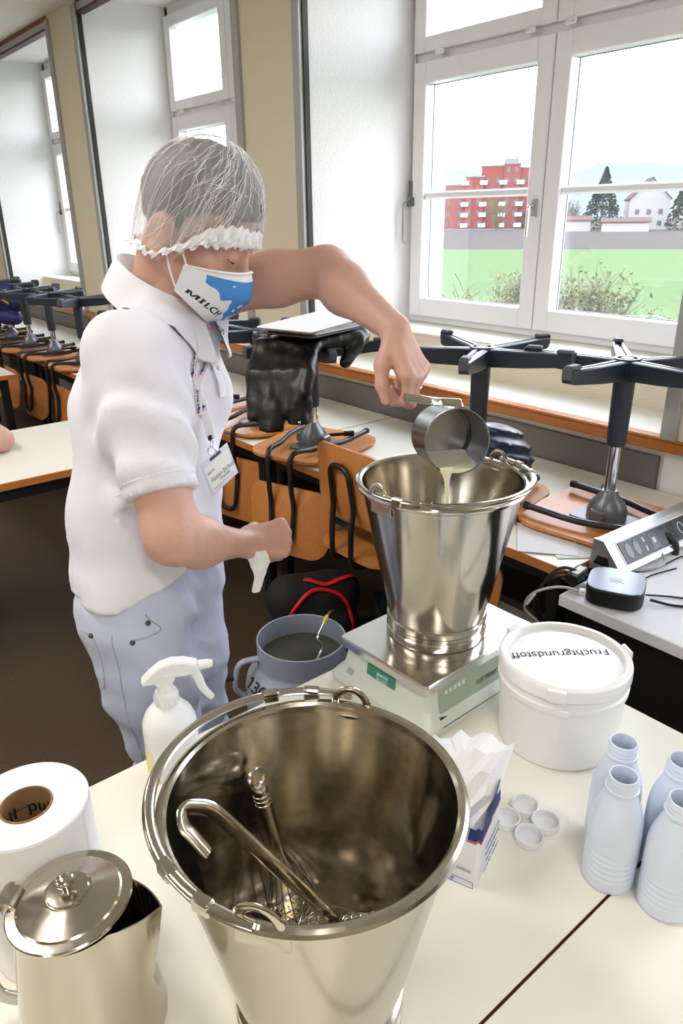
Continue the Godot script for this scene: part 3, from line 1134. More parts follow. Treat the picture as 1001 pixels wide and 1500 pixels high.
func backpack() -> void:
	var cloth := mat("pack_cloth", Color(.035, .033, .035), .8)
	var t := thing("backpack", "black backpack with red piping standing on the floor behind the milk can", "backpack", V(1.42, 0, -1.90), -.45)
	# local: +z faces the camera, y up
	var s := SDF.new(V(-.24, 0, -.16), V(.24, .47, .2), .011, 130)
	s.egg(V(0, .20, 0), V(.17, .21, .10))
	s.bone(V(-.11, .06, 0), V(.11, .06, 0), .075, .075)
	s.bone(V(-.09, .32, -.01), V(.09, .32, -.01), .09, .085)
	s.bone(V(-.09, .10, .07), V(.09, .10, .07), .05, .05)
	s.bone(V(-.08, .24, .06), V(.08, .24, .06), .05, .05)
	s.close()
	var n := noise(6.0, 2, 4)
	s.change(func(p: Vector3, v: float) -> float: return v + .008 * n.get_noise_3d(p.x, p.y, p.z))
	s.cut(func(p: Vector3) -> float: return .003 - p.y)
	var b := MB.new(); s.mesh_into(b)
	obj("pack_body", b, cloth, t, 60)
	b = MB.new()
	var arch := [V(-.115, .05, .3), V(-.115, .20, .3), V(-.10, .31, .3), V(-.03, .375, .3), V(.05, .37, .3), V(.105, .32, .3), V(.125, .2, .3), V(.125, .05, .3)]
	var path := PackedVector3Array()
	for p in curve(arch, 6): path.append(s.hit(p, V(0, 0, -1), .003))
	b.tube(path, .0075, 6)
	obj("red_piping", b, M.red, t, 60)
	b = MB.new()
	path = PackedVector3Array()
	for p in curve([V(-.04, .6, .02), V(.03, .6, .05), V(.10, .6, .03), V(.15, .6, 0)], 6): path.append(s.hit(p, V(0, -1, 0), .003))
	b.tube(path, .011, 6, true, false, .4)
	obj("red_zip", b, M.red, t, 60)
	b = MB.new(); b.box(V(-.155, .23, .085), V(.014, .055, .006), .002, Basis(V(0, 0, 1), -.5)); obj("zip_pull", b, M.paper, t)
	b = MB.new(); b.box(V(-.147, .25, .087), V(.014, .018, .007), .002, Basis(V(0, 0, 1), -.5)); obj("green_band", b, mat("green", Color(.05, .45, .2), .5), t)
	b = MB.new(); b.box(V(-.163, .21, .087), V(.014, .018, .007), .002, Basis(V(0, 0, 1), -.5)); obj("red_band", b, M.red, t)

func blue_bag() -> void:
	var cloth := mat("blue_cloth", Color(.13, .14, .38), .6)
	var s := SDF.new(V(1.42, .84, -6.1), V(1.82, 1.24, -5.68), .012, 130)
	s.bone(V(1.58, 1.15, -5.92), V(1.66, 1.15, -5.86), .05, .05)
	s.bone(V(1.58, 1.05, -5.92), V(1.70, 1.05, -5.84), .06, .06)
	s.bone(V(1.60, .95, -5.90), V(1.67, .94, -5.82), .05, .045)
	s.bone(V(1.52, 1.02, -5.98), V(1.55, .90, -5.95), .05, .04)
	s.close()
	var n := noise(9.0, 2, 4)
	s.change(func(p: Vector3, v: float) -> float: return v + .012 * n.get_noise_3d(p.x, p.y * .5, p.z))
	var t := thing("blue_bag", "crumpled blue bag with a yellow stripe hanging from an upturned chair at the far left", "bag", V(1.62, .90, -5.88))
	var b := MB.new(); s.mesh_into(b); obj("bag_body", b, cloth, t, 60, true)
	b = MB.new(); b.box(V(1.602, 1.07, -5.815), V(.07, .014, .012), .002, Basis(V(0, 1, 0), .5) * Basis(V(0, 0, 1), -.6)); obj("yellow_stripe", b, M.yellow, t, 38, true)

# ------------------------------------------------------------------ things on the front tables
func ring(c: Vector3, r: float, n: int, X := Vector3.RIGHT, Z := Vector3.BACK, a0 := 0.0, a1 := TAU) -> PackedVector3Array:
	var o := PackedVector3Array()
	var full := a1 - a0 > TAU - .01
	for i in (n if full else n + 1):
		var g := a0 + (a1 - a0) * i / n
		o.append(c + X * cos(g) * r + Z * sin(g) * r)
	return o

func bucket(label: String, at: Vector3, ear_angle: float, side: float, lift: float) -> Node3D:
	var t := thing("steel_bucket", label, "bucket", at)
	var H := .318
	var R := .1485
	var b := MB.new()
	var prof := [Vector2(0, .020), Vector2(.080, .020), Vector2(.088, .026), Vector2(.0925, .036), Vector2(R - .0015, H - .012)]
	# rolled rim
	for i in 9:
		var g := PI * 1.05 - i * PI * 1.65 / 8
		prof.append(Vector2(R + .0058 + cos(g) * .0068, H - .005 + sin(g) * .0068))
	prof += [Vector2(R + .0005, H - .014), Vector2(.0945, .040), Vector2(.0935, .036)]
	b.lathe(prof, 96)
	obj("bucket_body", b, M.steel, t, 30)
	b = MB.new()
	b.lathe([Vector2(.0925, .044), Vector2(.0985, .040), Vector2(.0985, .030), Vector2(.0965, .027), Vector2(.0965, .018), Vector2(.0985, .015), Vector2(.0985, .003), Vector2(.097, 0), Vector2(.093, 0), Vector2(.091, .018), Vector2(0, .018)], 96)
	obj("foot_ring", b, M.steel, t, 30)
	for s in [0.0, PI]:
		var g: float = ear_angle + s
		var d := V(cos(g), 0, sin(g))
		var tn := V(-sin(g), 0, cos(g))
		b = MB.new()
		# flat loop standing on the rim, riveted to the wall
		var lp := []
		for i in 17:
			var q := PI * i / 16
			lp.append(d * (R + .006) + V(0, H - .002, 0) + tn * cos(q) * .020 + Vector3.UP * sin(q) * .022)
		b.tube(pts([lp[0] - V(0, .010, 0)] + lp + [lp[16] - V(0, .010, 0)]), .0052, 8, true, false, .45, d)
		b.box(d * (R - .001) + V(0, H - .024, 0), V(.003, .024, .052), .001, Basis(d, Vector3.UP, d.cross(Vector3.UP)))
		obj("ear", b, M.steel, t, 50)
	# bail lying along the rim on one side
	b = MB.new()
	var path := []
	var up := V(0, lift, 0)
	var A := V(cos(ear_angle), 0, sin(ear_angle))
	var Bv := V(-sin(ear_angle), 0, cos(ear_angle)) * side
	for i in 41:
		var q := PI * i / 40
		var e := sin(q)
		var out: float = R + .0125 + .003 * e
		path.append(A * cos(q) * out + Bv * sin(q) * out + V(0, H + .006, 0) + up * e)
	b.tube(pts(path), .0062, 8, true, false, .62)
	obj("bail", b, M.steel, t, 60)
	b = MB.new()
	for s in [-1, 1]:
		for j in [4, 8]:
			var p: Vector3 = path[j] if s > 0 else path[40 - j]
			var p2: Vector3 = path[j - 1] if s > 0 else path[41 - j]
			var dd := (p2 - p).normalized()
			b.box(p + V(0, -.002, 0), V(.020, .015, .012), .002, Basis(dd, Vector3.UP, dd.cross(Vector3.UP)))
	for s in 2:
		var c := MB.new()
		var half: int = b.t.size() / 2
		c.t = b.t.slice(s * half, (s + 1) * half); c.u = b.u.slice(s * half, (s + 1) * half)
		var parts := [MB.new(), MB.new()]
		for j in 2:
			parts[j].t = c.t.slice(j * half / 2, (j + 1) * half / 2); parts[j].u = c.u.slice(j * half / 2, (j + 1) * half / 2)
			obj("bail_clip", parts[j], M.steel, t)
	return t

func whisk(label: String, from: Vector3, to: Vector3) -> void:
	# from = ring end of the handle, to = tip of the wires
	var d := (to - from).normalized()
	var l := from.distance_to(to)
	var t := thing("whisk", label, "whisk", to)
	var x := d.cross(V(.3, 0, 1)).normalized()
	var y := d.cross(x)
	var b := MB.new()
	b.tube(pts([from + d * .02, from + d * .025, from + d * (l * .5 - .005), from + d * l * .5]), [.007, .0095, .0095, .0075], 14)
	for k in 3: b.tube(ring(from + d * (.03 + k * .006), .0098, 14, x, y), .0008, 5, false, true)
	obj("handle", b, M.steel, t, 40, true)
	b = MB.new()
	b.tube(ring(from + d * .008, .0115, 18, d, x), .0024, 6, false, true)
	obj("hanging_ring", b, M.chrome, t, 60, true)
	for k in 8:
		b = MB.new()
		var g := PI * k / 8
		var q := x * cos(g) + y * sin(g)
		var w := l * .5
		var p := []
		for i in 25:
			var a := PI * (float(i) / 24 - .5) * 2.0
			var s := float(i) / 12 - 1.0
			var along := 1.0 - pow(absf(s), 2.2)
			p.append(from + d * (l - w + w * along) + q * (.006 * s + .030 * signf(s) * sin(PI * pow(absf(s), .85)) * 1.0))
		b.tube(pts(p), .0009, 5, false)
		obj("wire", b, M.chrome, t, 70, true)

func table_items() -> void:
	var T := .7503
	# ---- the tall bucket on the scale, the big one in front
	scale(V(.943, T, -.850))
	bucket("tall steel bucket on the scale into which the milk is poured", V(.945, .8525, -.860), .04, 1.0, .004)
	bucket("large empty steel bucket in front with the whisks and ladle in it", V(.345, T, -.474), 2.53, 1.0, .010)
	whisk("wire whisk leaning against the back wall inside the large front bucket", V(.345, 1.018, -.588), V(.366, .80, -.540))
	whisk("small whisk on the bottom of the front bucket, only its wire tip showing", V(.365, .778, -.405), V(.425, .832, -.476))
	# long hooked ladle
	var t := thing("ladle", "long flat handled ladle hooked over the left rim inside the front bucket", "ladle", V(.38, .78, -.49))
	var b := MB.new()
	b.tube(bent([V(.246, 1.015, -.524), V(.229, 1.050, -.540), V(.234, 1.064, -.549), V(.262, 1.05, -.546), V(.398, .815, -.492)], .018, 5), .0085, 10, true, false, .4, V(.5, .3, .8))
	obj("handle", b, M.steel, t, 60, true)
	b = MB.new()
	var c := V(.400, .809, -.478)
	var pr := []
	for i in 9: pr.append(Vector2(sin(PI * .5 * i / 8) * .036, -cos(PI * .5 * i / 8) * .030))
	for i in range(8, -1, -1): pr.append(Vector2(sin(PI * .5 * i / 8) * .0345, -cos(PI * .5 * i / 8) * .0285))
	b.lathe(pr, 28, Transform3D(Basis(V(1, 0, 0), -.35), c))
	obj("bowl", b, M.steel, t, 60, true)
	pail(V(.970, T, -.582))
	# ---- four white bottles
	var b0 := bottle()
	b0.position = V(.766, T, -.352)
	dup(b0, "white plastic bottle behind the front left one, beside the white pail", V(.826, T, -.388), .4)
	dup(b0, "white plastic bottle nearest the camera, at the right edge", V(.785, T, -.279), 1.0)
	dup(b0, "white plastic bottle cut off by the right edge, behind the nearest one", V(.853, T, -.315), 2.0)
	# ---- four screw caps
	var cap0 := thing("screw_cap", "white screw cap nearest the camera, lowest of the four", "cap", V(.734, T, -.463), 0, "loose white screw caps")
	b = MB.new()
	var n := 64
	var prof := []
	for q in [[.0195, .001], [.0205, .0], [.0215, .0012], [.0215, .0105], [.0207, .0118], [.0195, .0118], [.0190, .011], [.0188, .003], [.0, .0028]]: prof.append(Vector2(q[0], q[1]))
	prof.push_front(Vector2(0, .0005))
	b.lathe(prof, 48)
	obj("cap_shell", b, M.white_plastic, cap0, 30)
	b = MB.new()
	b.lathe([Vector2(.0150, .0028), Vector2(.0152, .0042), Vector2(.0160, .0042), Vector2(.0162, .0028)], 40)
	obj("seal_ring", b, M.white_plastic, cap0)
	dup(cap0, "white screw cap on the right of the four", V(.776, T, -.464))
	dup(cap0, "white screw cap farthest from the camera, topmost of the four", V(.779, T, -.505))
	dup(cap0, "white screw cap on the left of the four, beside the sugar bag", V(.737, T, -.508))
	sugar_bag()
	spray_bottle(V(.402, T, -.950))
	paper_roll(V(.133, T, -.770))
	jug(V(.131, T, -.626))
	milk_can()

func scale(at: Vector3) -> void:
	var t := thing("kitchen_scale", "square electronic scale with a steel platform under the tall bucket", "scale", at, .02)
	var body := mat("scale_body", Color(.84, .86, .82), .35)
	var b := MB.new()
	var rings := []
	for q in [[.335, .262, 0.0, .0], [.345, .272, .004, .0], [.345, .272, .016, .0], [.310, .236, .040, 0.0], [.298, .220, .082, 0.0]]:
		var r := PackedVector3Array()
		for p in rrect(q[0], q[1], .016, 4): r.append(V(p.x, q[2], p.y))
		rings.append(r)
	b.loft(rings, true)
	obj("scale_body", b, body, t, 30)
	b = MB.new()
	b.slab(rrect(.322, .234, .008, 4), .096, .1015, .002)
	b.slab(rrect(.322, .234, .008, 4), .082, .097, .0006)
	obj("platform", b, mat("platform_steel", Color(.84, .835, .82), .16, 1.0), t, 30)
	# display side (towards +z): panel with a dark swoosh and print
	var P := func(p: Vector3) -> Vector3: return V(p.x, .016 + (p.y) * .99, .1385 - p.y * .42 + p.z)
	var face := mat("scale_panel", Color(.62, .68, .60), .25)
	b = MB.new()
	var w := .136
	b.loft([pts([V(-w, .012, .1365), V(-w * .95, .026, .1275), V(-w * .93, .040, .1192), V(-w * .91, .078, .1122)]), pts([V(w, .012, .1365), V(w * .95, .026, .1275), V(w * .93, .040, .1192), V(w * .91, .078, .1122)])], false)
	obj("display_panel", b, face, t, 60)
	b = MB.new()
	var lo := PackedVector3Array(); var hi := PackedVector3Array()
	for i in 13:
		var s := float(i) / 12
		var x := -w * .98 + 2 * w * .98 * s
		var y0 := .0135
		var y1 := .0145 + .016 * pow(s * 2.0 - 1.0, 2)
		lo.append(V(x, y0, .1367)); hi.append(V(x, y1, .1372 - (y1 - .012) * .62))
	b.loft([lo, hi], false)
	obj("swoosh", b, mat("swoosh", Color(.16, .20, .30), .4), t, 60)
	var put := func(x0: float, y0: float) -> Callable: return func(p: Vector3) -> Vector3: return V(x0 + p.x, y0 + p.y, .1128 + (.078 - y0 - p.y) * .185 + p.z)
	b = MB.new(); b.text("ELECTRONIC", .0085, put.call(.01, .049), .0003); obj("lettering", b, M.ink, t)
	b = MB.new(); b.text("SCALE", .0085, put.call(.075, .049), .0003); obj("lettering", b, M.ink, t)
	for k in 5:
		b = MB.new(); b.box(put.call(-.105 + k * .012, .066).call(Vector3.ZERO), V(.008, .008, .001), .0003, Basis(V(1, 0, 0), -.18))
		obj("key", b, body, t)
	# left side (towards -x): green sticker, sight glass
	b = MB.new()
	b.box(V(-.1546, .061, -.005), V(.0015, .022, .075), .0003, Basis(V(0, 0, 1), -.14))
	var st := obj("sticker", b, mat("sticker_green", Color(.16, .52, .42), .45), t)
	var side := func(z0: float, y0: float) -> Callable: return func(p: Vector3) -> Vector3: return V(-.1557 + .14 * (p.y + y0 - .061) - p.z, y0 + p.y, z0 + p.x)
	b = MB.new(); b.text("geeicht", .007, side.call(.0, .063), .0002); obj("print", b, M.paper, st)
	b = MB.new(); b.text("bis 2025", .006, side.call(.0, .053), .0002); obj("print", b, M.paper, st)
	b = MB.new(); b.box(V(-.1615, .034, -.085), V(.001, .012, .016), .0002, Basis(V(0, 0, 1), -.6)); obj("warning_mark", b, M.rail_grey, t)
	for s in [[-1, -1], [-1, 1], [1, -1], [1, 1]]:
		b = MB.new(); b.lathe([Vector2(0, -.0002), Vector2(.012, -.0002), Vector2(.012, .004), Vector2(0, .004)], 16, Transform3D(Basis(), V(s[0] * .14, 0, s[1] * .10)))
		obj("foot", b, M.rubber, t)

func pail(at: Vector3) -> void:
	var t := thing("plastic_pail", "white plastic pail with a closed lid behind the bottles", "pail", at)
	var pm := mat("pail_plastic", Color(.91, .91, .905), .4)
	pm.subsurf_scatter_enabled = true
	pm.subsurf_scatter_strength = .05
	var b := MB.new()
	b.lathe([Vector2(0, .002), Vector2(.092, .002), Vector2(.0985, .0), Vector2(.1015, .004), Vector2(.1065, .118), Vector2(.110, .119), Vector2(.1105, .129), Vector2(.1075, .131), Vector2(.108, .155), Vector2(0, .155)], 72)
	obj("pail_body", b, pm, t, 30)
	b = MB.new()
	b.lathe([Vector2(0, .1605), Vector2(.090, .1595), Vector2(.0945, .1595), Vector2(.097, .166), Vector2(.0995, .168), Vector2(.106, .168), Vector2(.1105, .1655), Vector2(.112, .161), Vector2(.112, .146), Vector2(.1095, .144), Vector2(.108, .154), Vector2(0, .156)], 72)
	var lid := obj("lid", b, mat("lid_plastic", Color(.92, .92, .92), .16), t, 30)
	for k in 3:
		b = MB.new()
		var g := .55 + k * 2.1
		b.box(V(cos(g) * .114, .157, sin(g) * .114), V(.008, .022, .030), .002, Basis(Vector3.UP, -g))
		obj("lid_tab", b, M.lid_plastic, lid)
	# print reads from the far side
	var X := V(-.80, 0, -.60)
	var Y := V(-.60, 0, .80)
	b = MB.new()
	b.text("Fruchtgrundstoff", .017, func(p: Vector3) -> Vector3: return V(.004, .1608, -.012) + X * p.x + Y * p.y + Vector3.UP * p.z, .0003)
	obj("lettering", b, M.ink, lid)
	b = MB.new()
	for s in [-1, 1]: b.box(V(s * .1105 * .81, .124, -s * .1105 * .59), V(.006, .014, .018), .002, Basis(Vector3.UP, .63))
	for j in 2:
		var c := MB.new(); c.t = b.t.slice(j * b.t.size() / 2, (j + 1) * b.t.size() / 2); c.u = b.u.slice(0, c.t.size())
		obj("bail_lug", c, pm, t)

func bottle() -> Node3D:
	var t := thing("plastic_bottle", "white plastic bottle in front left of the four, beside the loose caps", "bottle", Vector3.ZERO)
	var m := mat("bottle_plastic", Color(.84, .88, .94), .35)
	var prof := [Vector2(0, .003), Vector2(.028, .002), Vector2(.0315, 0), Vector2(.0345, .003), Vector2(.0352, .009)]
	for k in 5:
		var y := .020 + k * .0095
		prof += [Vector2(.0354, y), Vector2(.0354, y + .003), Vector2(.0343, y + .0045), Vector2(.0343, y + .006), Vector2(.0354, y + .0075)]
	prof += [Vector2(.0354, .075), Vector2(.0352, .095), Vector2(.034, .110), Vector2(.0305, .126), Vector2(.0255, .140), Vector2(.0215, .150), Vector2(.0200, .156), Vector2(.0200, .158), Vector2(.0222, .1585), Vector2(.0222, .162), Vector2(.0200, .163)]
	b_thread = prof.size()
	prof += [Vector2(.0196, .166), Vector2(.0206, .1675), Vector2(.0196, .169), Vector2(.0196, .172), Vector2(.0206, .1735), Vector2(.0196, .175), Vector2(.0196, .179), Vector2(.0188, .181), Vector2(.0172, .181), Vector2(.0168, .179), Vector2(.0168, .160), Vector2(.024, .140), Vector2(.033, .11), Vector2(.033, .01), Vector2(0, .006)]
	var b := MB.new()
	b.lathe(prof, 48)
	obj("bottle_body", b, m, t, 50)
	return t

var b_thread := 0

func sugar_bag() -> void:
	var N := V(.607, .7503, -.458)
	var t := thing("sugar_bag", "opened white and blue paper bag with a red line beside the front bucket", "paper bag", N)
	var e2 := V(.935, 0, -.354)
	var e1 := V(-.354, 0, -.935)
	var wm := mat("bag_white", Color(.90, .91, .93), .6)
	var bm := mat("bag_blue", Color(.07, .12, .42), .5)
	var rim := mat("bag_red", Color(.72, .12, .14), .5)
	# outline of the bag at height s (0 bottom .. 1 torn edge); corners rounded, sides bulged
	var W1 := .115
	var W2 := .086
	var line := func(y: float, grow := 0.0) -> PackedVector3Array:
		var r := PackedVector3Array()
		for p in rrect(W2 + grow * 2 + .004 * sin(y * 30.0), W1 + grow * 2 + .006 * sin(y * 25.0), .008, 3):
			var lean := .10 * y
			r.append(e2 * (p.x + W2 / 2) - (-e1) * (p.y + W1 / 2) + V(0, y, 0) + e2 * lean * .3)
		return r
	# height of the torn edge round the outline: higher on the right side
	var edge := func(i: int, n: int, lo: float, up: float) -> float:
		var r: PackedVector3Array = line.call(.05)
		var q := r[i]
		var s := clampf(q.dot(e2) / W2, 0, 1)
		return lo + (up - lo) * smoothstep(.15, .9, s) + .003 * sin(i * 2.3)
	var n: int = line.call(0.0).size()
	var rings := [line.call(0.0), line.call(.02), line.call(.05)]
	var build := func(lo0: float, up0: float, lo1: float, up1: float, grow: float, steps: int) -> MB:
		var rr := []
		for k in steps + 1:
			var ringp := PackedVector3Array()
			var f := float(k) / steps
			for i in n:
				var y: float = lerpf(edge.call(i, n, lo0, up0), edge.call(i, n, lo1, up1), f) if lo0 > 0 else lerpf(0.0, edge.call(i, n, lo1, up1), f)
				ringp.append(line.call(y, grow)[i])
			rr.append(ringp)
		var b := MB.new()
		b.loft(rr, true, lo0 <= 0, false)
		return b
	obj("bag_body", build.call(0.0, 0.0, .082, .098, 0.0, 4), wm, t, 50)
	obj("red_line", build.call(.0795, .0875, .082, .090, .0005, 1), rim, t, 50)
	obj("blue_band", build.call(.083, .091, .103, .128, .0004, 3), bm, t, 50)
	# print
	var fr := func(x0: float, y0: float) -> Callable: return func(p: Vector3) -> Vector3: return e1 * (x0 * -1.0 + .0) * -1.0 + V(0, y0 + p.y, 0) - e1 * p.x - e2 * (.0035 + p.z)
	# left face runs from the near corner along e1; letters read left to right towards the near corner
	b_text(t, "Zucker", .010, e1 * .050 + V(0, .006, 0), -e1, -e2, M.blue, "lettering")
	b_text(t, "Schweiz. Suisse.", .006, e1 * .034 + V(0, .030, 0), -e1, -e2, M.ink, "lettering")
	b_text(t, "VEGAN", .005, e1 * .046 + V(0, .041, 0), -e1, -e2, M.ink, "lettering")
	var Bf := Basis(-e1, Vector3.UP, -e2)
	var b := MB.new()
	b.ball(e1 * .046 + V(0, .051, 0) - e2 * .0025, V(.0085, .0065, .0012), 8, Bf)
	obj("yellow_seal", b, M.yellow, t)
	b = MB.new(); b.box(e1 * .056 + V(0, .034, 0) - e2 * .0028, V(.009, .009, .001), .0002, Bf)
	var fl := obj("red_flag", b, M.red, t)
	b = MB.new(); b.box(e1 * .056 + V(0, .034, 0) - e2 * .0034, V(.0055, .0016, .0006), .0001, Bf); b.box(e1 * .056 + V(0, .034, 0) - e2 * .0034, V(.0016, .0055, .0006), .0001, Bf)
	obj("white_cross", b, M.paper, fl)
	b = MB.new()
	for q in [[.030, .0115, .054, .0008], [.030, .001, .054, .0008]]: b.box(e1 * q[0] + V(0, q[1], 0) - e2 * .0032, V(q[2], q[3], .0005), .0001, Bf)
	for x in [.003, .057]: b.box(e1 * x + V(0, .006, 0) - e2 * .0032, V(.0008, .011, .0005), .0001, Bf)
	obj("print_frame", b, M.blue, t)
	for k in 4: b_text(t, ["Nettogewicht 1 kg", "Feinkristallzucker", "trocken lagern", "Sucre fin cristallisé"][k], .0055, e2 * .042 + V(0, .066 - k * .014, 0) - e1 * .0035, e2, -e1, M.blue, "lettering")
	b_text(t, "zucker", .014, e2 * .055 + V(0, .105, 0) - e1 * .0045, e2, -e1, M.paper, "lettering")
	# crumpled white inner paper
	b = MB.new()
	var rg := RandomNumberGenerator.new(); rg.seed = 5
	var grid := []
	for r in 7:
		var rw := PackedVector3Array()
		for k in 22:
			var f := float(r) / 6
			var g := TAU * k / 22
			var rad := 1.0 + f * .10 + rg.randf_range(-.07, .07) * (1.0 if r > 0 else .3)
			var p := e2 * (W2 / 2 + cos(g) * W2 * .46 * rad + f * f * .080) + e1 * (W1 / 2 + sin(g) * W1 * .47 * rad) + V(0, .055 + f * .086 + rg.randf_range(-.014, .014) * f - f * f * .02 * sin(g + 1.0), 0)
			rw.append(p)
		grid.append(rw)
	for r in [1, 2]:
		var rw := PackedVector3Array()
		for k in 22:
			var g := TAU * k / 22
			var q: Vector3 = grid[6][k]
			var cc := e2 * (W2 / 2 + .05) + e1 * W1 / 2 + V(0, .118, 0)
			rw.append(q.lerp(cc, r * .33) + V(0, rg.randf_range(-.014, .010), 0))
		grid.append(rw)
	b.loft(grid, true, false, true)
	obj("inner_paper", b, M.paper, t, 12)

func b_text(t: Node3D, s: String, hgt: float, at: Vector3, X: Vector3, nrm: Vector3, m: Material, called: String) -> void:
	var b := MB.new()
	b.text(s, hgt, func(p: Vector3) -> Vector3: return at + X * p.x + Vector3.UP * p.y + nrm * (.0031 + p.z), .0002)
	obj(called, b, m, t)

func spray_bottle(at: Vector3) -> void:
	var t := thing("spray_bottle", "white spray bottle with a trigger head behind the front bucket", "spray bottle", at, -.45)
	var m := mat("spray_plastic", Color(.91, .92, .92), .35)
	var b := MB.new()
	b.lathe([Vector2(0, .002), Vector2(.038, .0), Vector2(.043, .004), Vector2(.0445, .012), Vector2(.0445, .088), Vector2(.0435, .100), Vector2(.038, .114), Vector2(.029, .125), Vector2(.019, .132), Vector2(.016, .135), Vector2(.016, .145), Vector2(0, .145)], 48)
	obj("bottle_body", b, m, t, 40)
	b = MB.new()
	b.lathe([Vector2(.0446, .004), Vector2(.0449, .005), Vector2(.0449, .055), Vector2(.0446, .056)], 40)
	var lab := PackedVector3Array()
	b = MB.new()
	var r0 := PackedVector3Array(); var r1 := PackedVector3Array()
	for i in 9:
		var g := 2.35 + .9 * i / 8
		r0.append(V(cos(g) * .0451, .010, sin(g) * .0451)); r1.append(V(cos(g) * .0451, .058, sin(g) * .0451))
	b.loft([r0, r1], false)
	obj("yellow_label", b, mat("label_yellow", Color(.90, .87, .62), .5), t, 60)
	b = MB.new()
	var prof := [Vector2(.0165, .134), Vector2(.0195, .134), Vector2(.0195, .151), Vector2(.0175, .156), Vector2(.0135, .158), Vector2(.0125, .178), Vector2(0, .178)]
	b.lathe(prof, 32)
	var col := obj("collar", b, m, t, 30)
	for k in 24:
		var g := TAU * k / 24
		b = MB.new(); b.box(V(cos(g) * .0197, .1425, sin(g) * .0197), V(.0016, .015, .0022), .0004, Basis(Vector3.UP, -g)); obj("rib", b, m, col)
	# head: side outline extruded, +x is the nozzle end
	var out := PackedVector2Array([Vector2(-.034, .176), Vector2(-.036, .182), Vector2(-.022, .196), Vector2(-.004, .2085), Vector2(.014, .213), Vector2(.034, .211), Vector2(.054, .203), Vector2(.056, .188), Vector2(.048, .184), Vector2(.022, .190), Vector2(.014, .176), Vector2(.010, .170), Vector2(-.012, .170), Vector2(-.016, .176)])
	b = MB.new()
	b.slab(out, -.0115, .0115, .0025, Transform3D(Basis(V(1, 0, 0), V(0, 0, -1), V(0, 1, 0)), Vector3.ZERO))
	obj("spray_head", b, m, t, 30)
	b = MB.new()
	b.box(V(.018, .190, 0), V(.044, .010, .026), .003)
	obj("head_rib", b, m, t)
	b = MB.new()
	b.lathe([Vector2(0, 0), Vector2(.0075, 0), Vector2(.008, .002), Vector2(.0075, .018), Vector2(.0065, .019), Vector2(.006, .024), Vector2(0, .024)], 20, Transform3D(Basis(V(0, 1, 0), V(1, 0, 0), V(0, 0, -1)), V(.055, .196, 0)))
	obj("nozzle", b, m, t, 30)
	b = MB.new()
	b.tube(curve([V(.048, .188, 0), V(.054, .170, 0), V(.060, .150, 0), V(.073, .130, 0)], 5), PackedFloat32Array([.008, .008, .008, .0078, .0076, .0075, .0074, .0073, .0072, .007, .0068, .0066, .0064, .0062, .006, .005]), 8, true, false, 1.0)
	obj("trigger", b, m, t, 60)

func paper_roll(at: Vector3) -> void:
	var t := thing("paper_roll", "large white paper towel roll standing at the left edge", "paper roll", at)
	var b := MB.new()
	b.lathe([Vector2(.0305, 0), Vector2(.071, 0), Vector2(.0725, .002), Vector2(.0725, .217), Vector2(.071, .2195), Vector2(.033, .2185), Vector2(.0305, .217), Vector2(.0305, 0)], 72)
	obj("paper", b, M.paper, t, 30)
	b = MB.new()
	b.lathe([Vector2(.0285, .001), Vector2(.0304, .001), Vector2(.0304, .2185), Vector2(.0285, .2185), Vector2(.0285, .001)], 48)
	var core := obj("cardboard_core", b, mat("cardboard", Color(.55, .42, .28), .85), t, 30)
	for q in [-.72, -2.5]:
		b = MB.new()
		b.text("pull", .016, func(p: Vector3) -> Vector3:
			var g: float = q + p.x / .0283
			return V(cos(g) * (.0284 - p.z), .188 + p.y, sin(g) * (.0284 - p.z)), .0003, "Droid Sans", true)
		obj("lettering", b, M.ink, core)
	b = MB.new()
	b.tube(ring(V(0, .190, 0), .0283, 8, Vector3.RIGHT, Vector3.BACK, -2.05, -1.25), .0007, 5)
	obj("printed_line", b, M.ink, core)
	# loose end of the paper
	b = MB.new()
	var r0 := PackedVector3Array(); var r1 := PackedVector3Array()
	for i in 10:
		var g := .35 + .5 * i / 9
		r0.append(V(cos(g) * .0731, 0.001, sin(g) * .0731)); r1.append(V(cos(g) * .0731, .2175, sin(g) * .0731))
	b.loft([r0, r1], false)
	obj("loose_end", b, M.paper, t, 60)

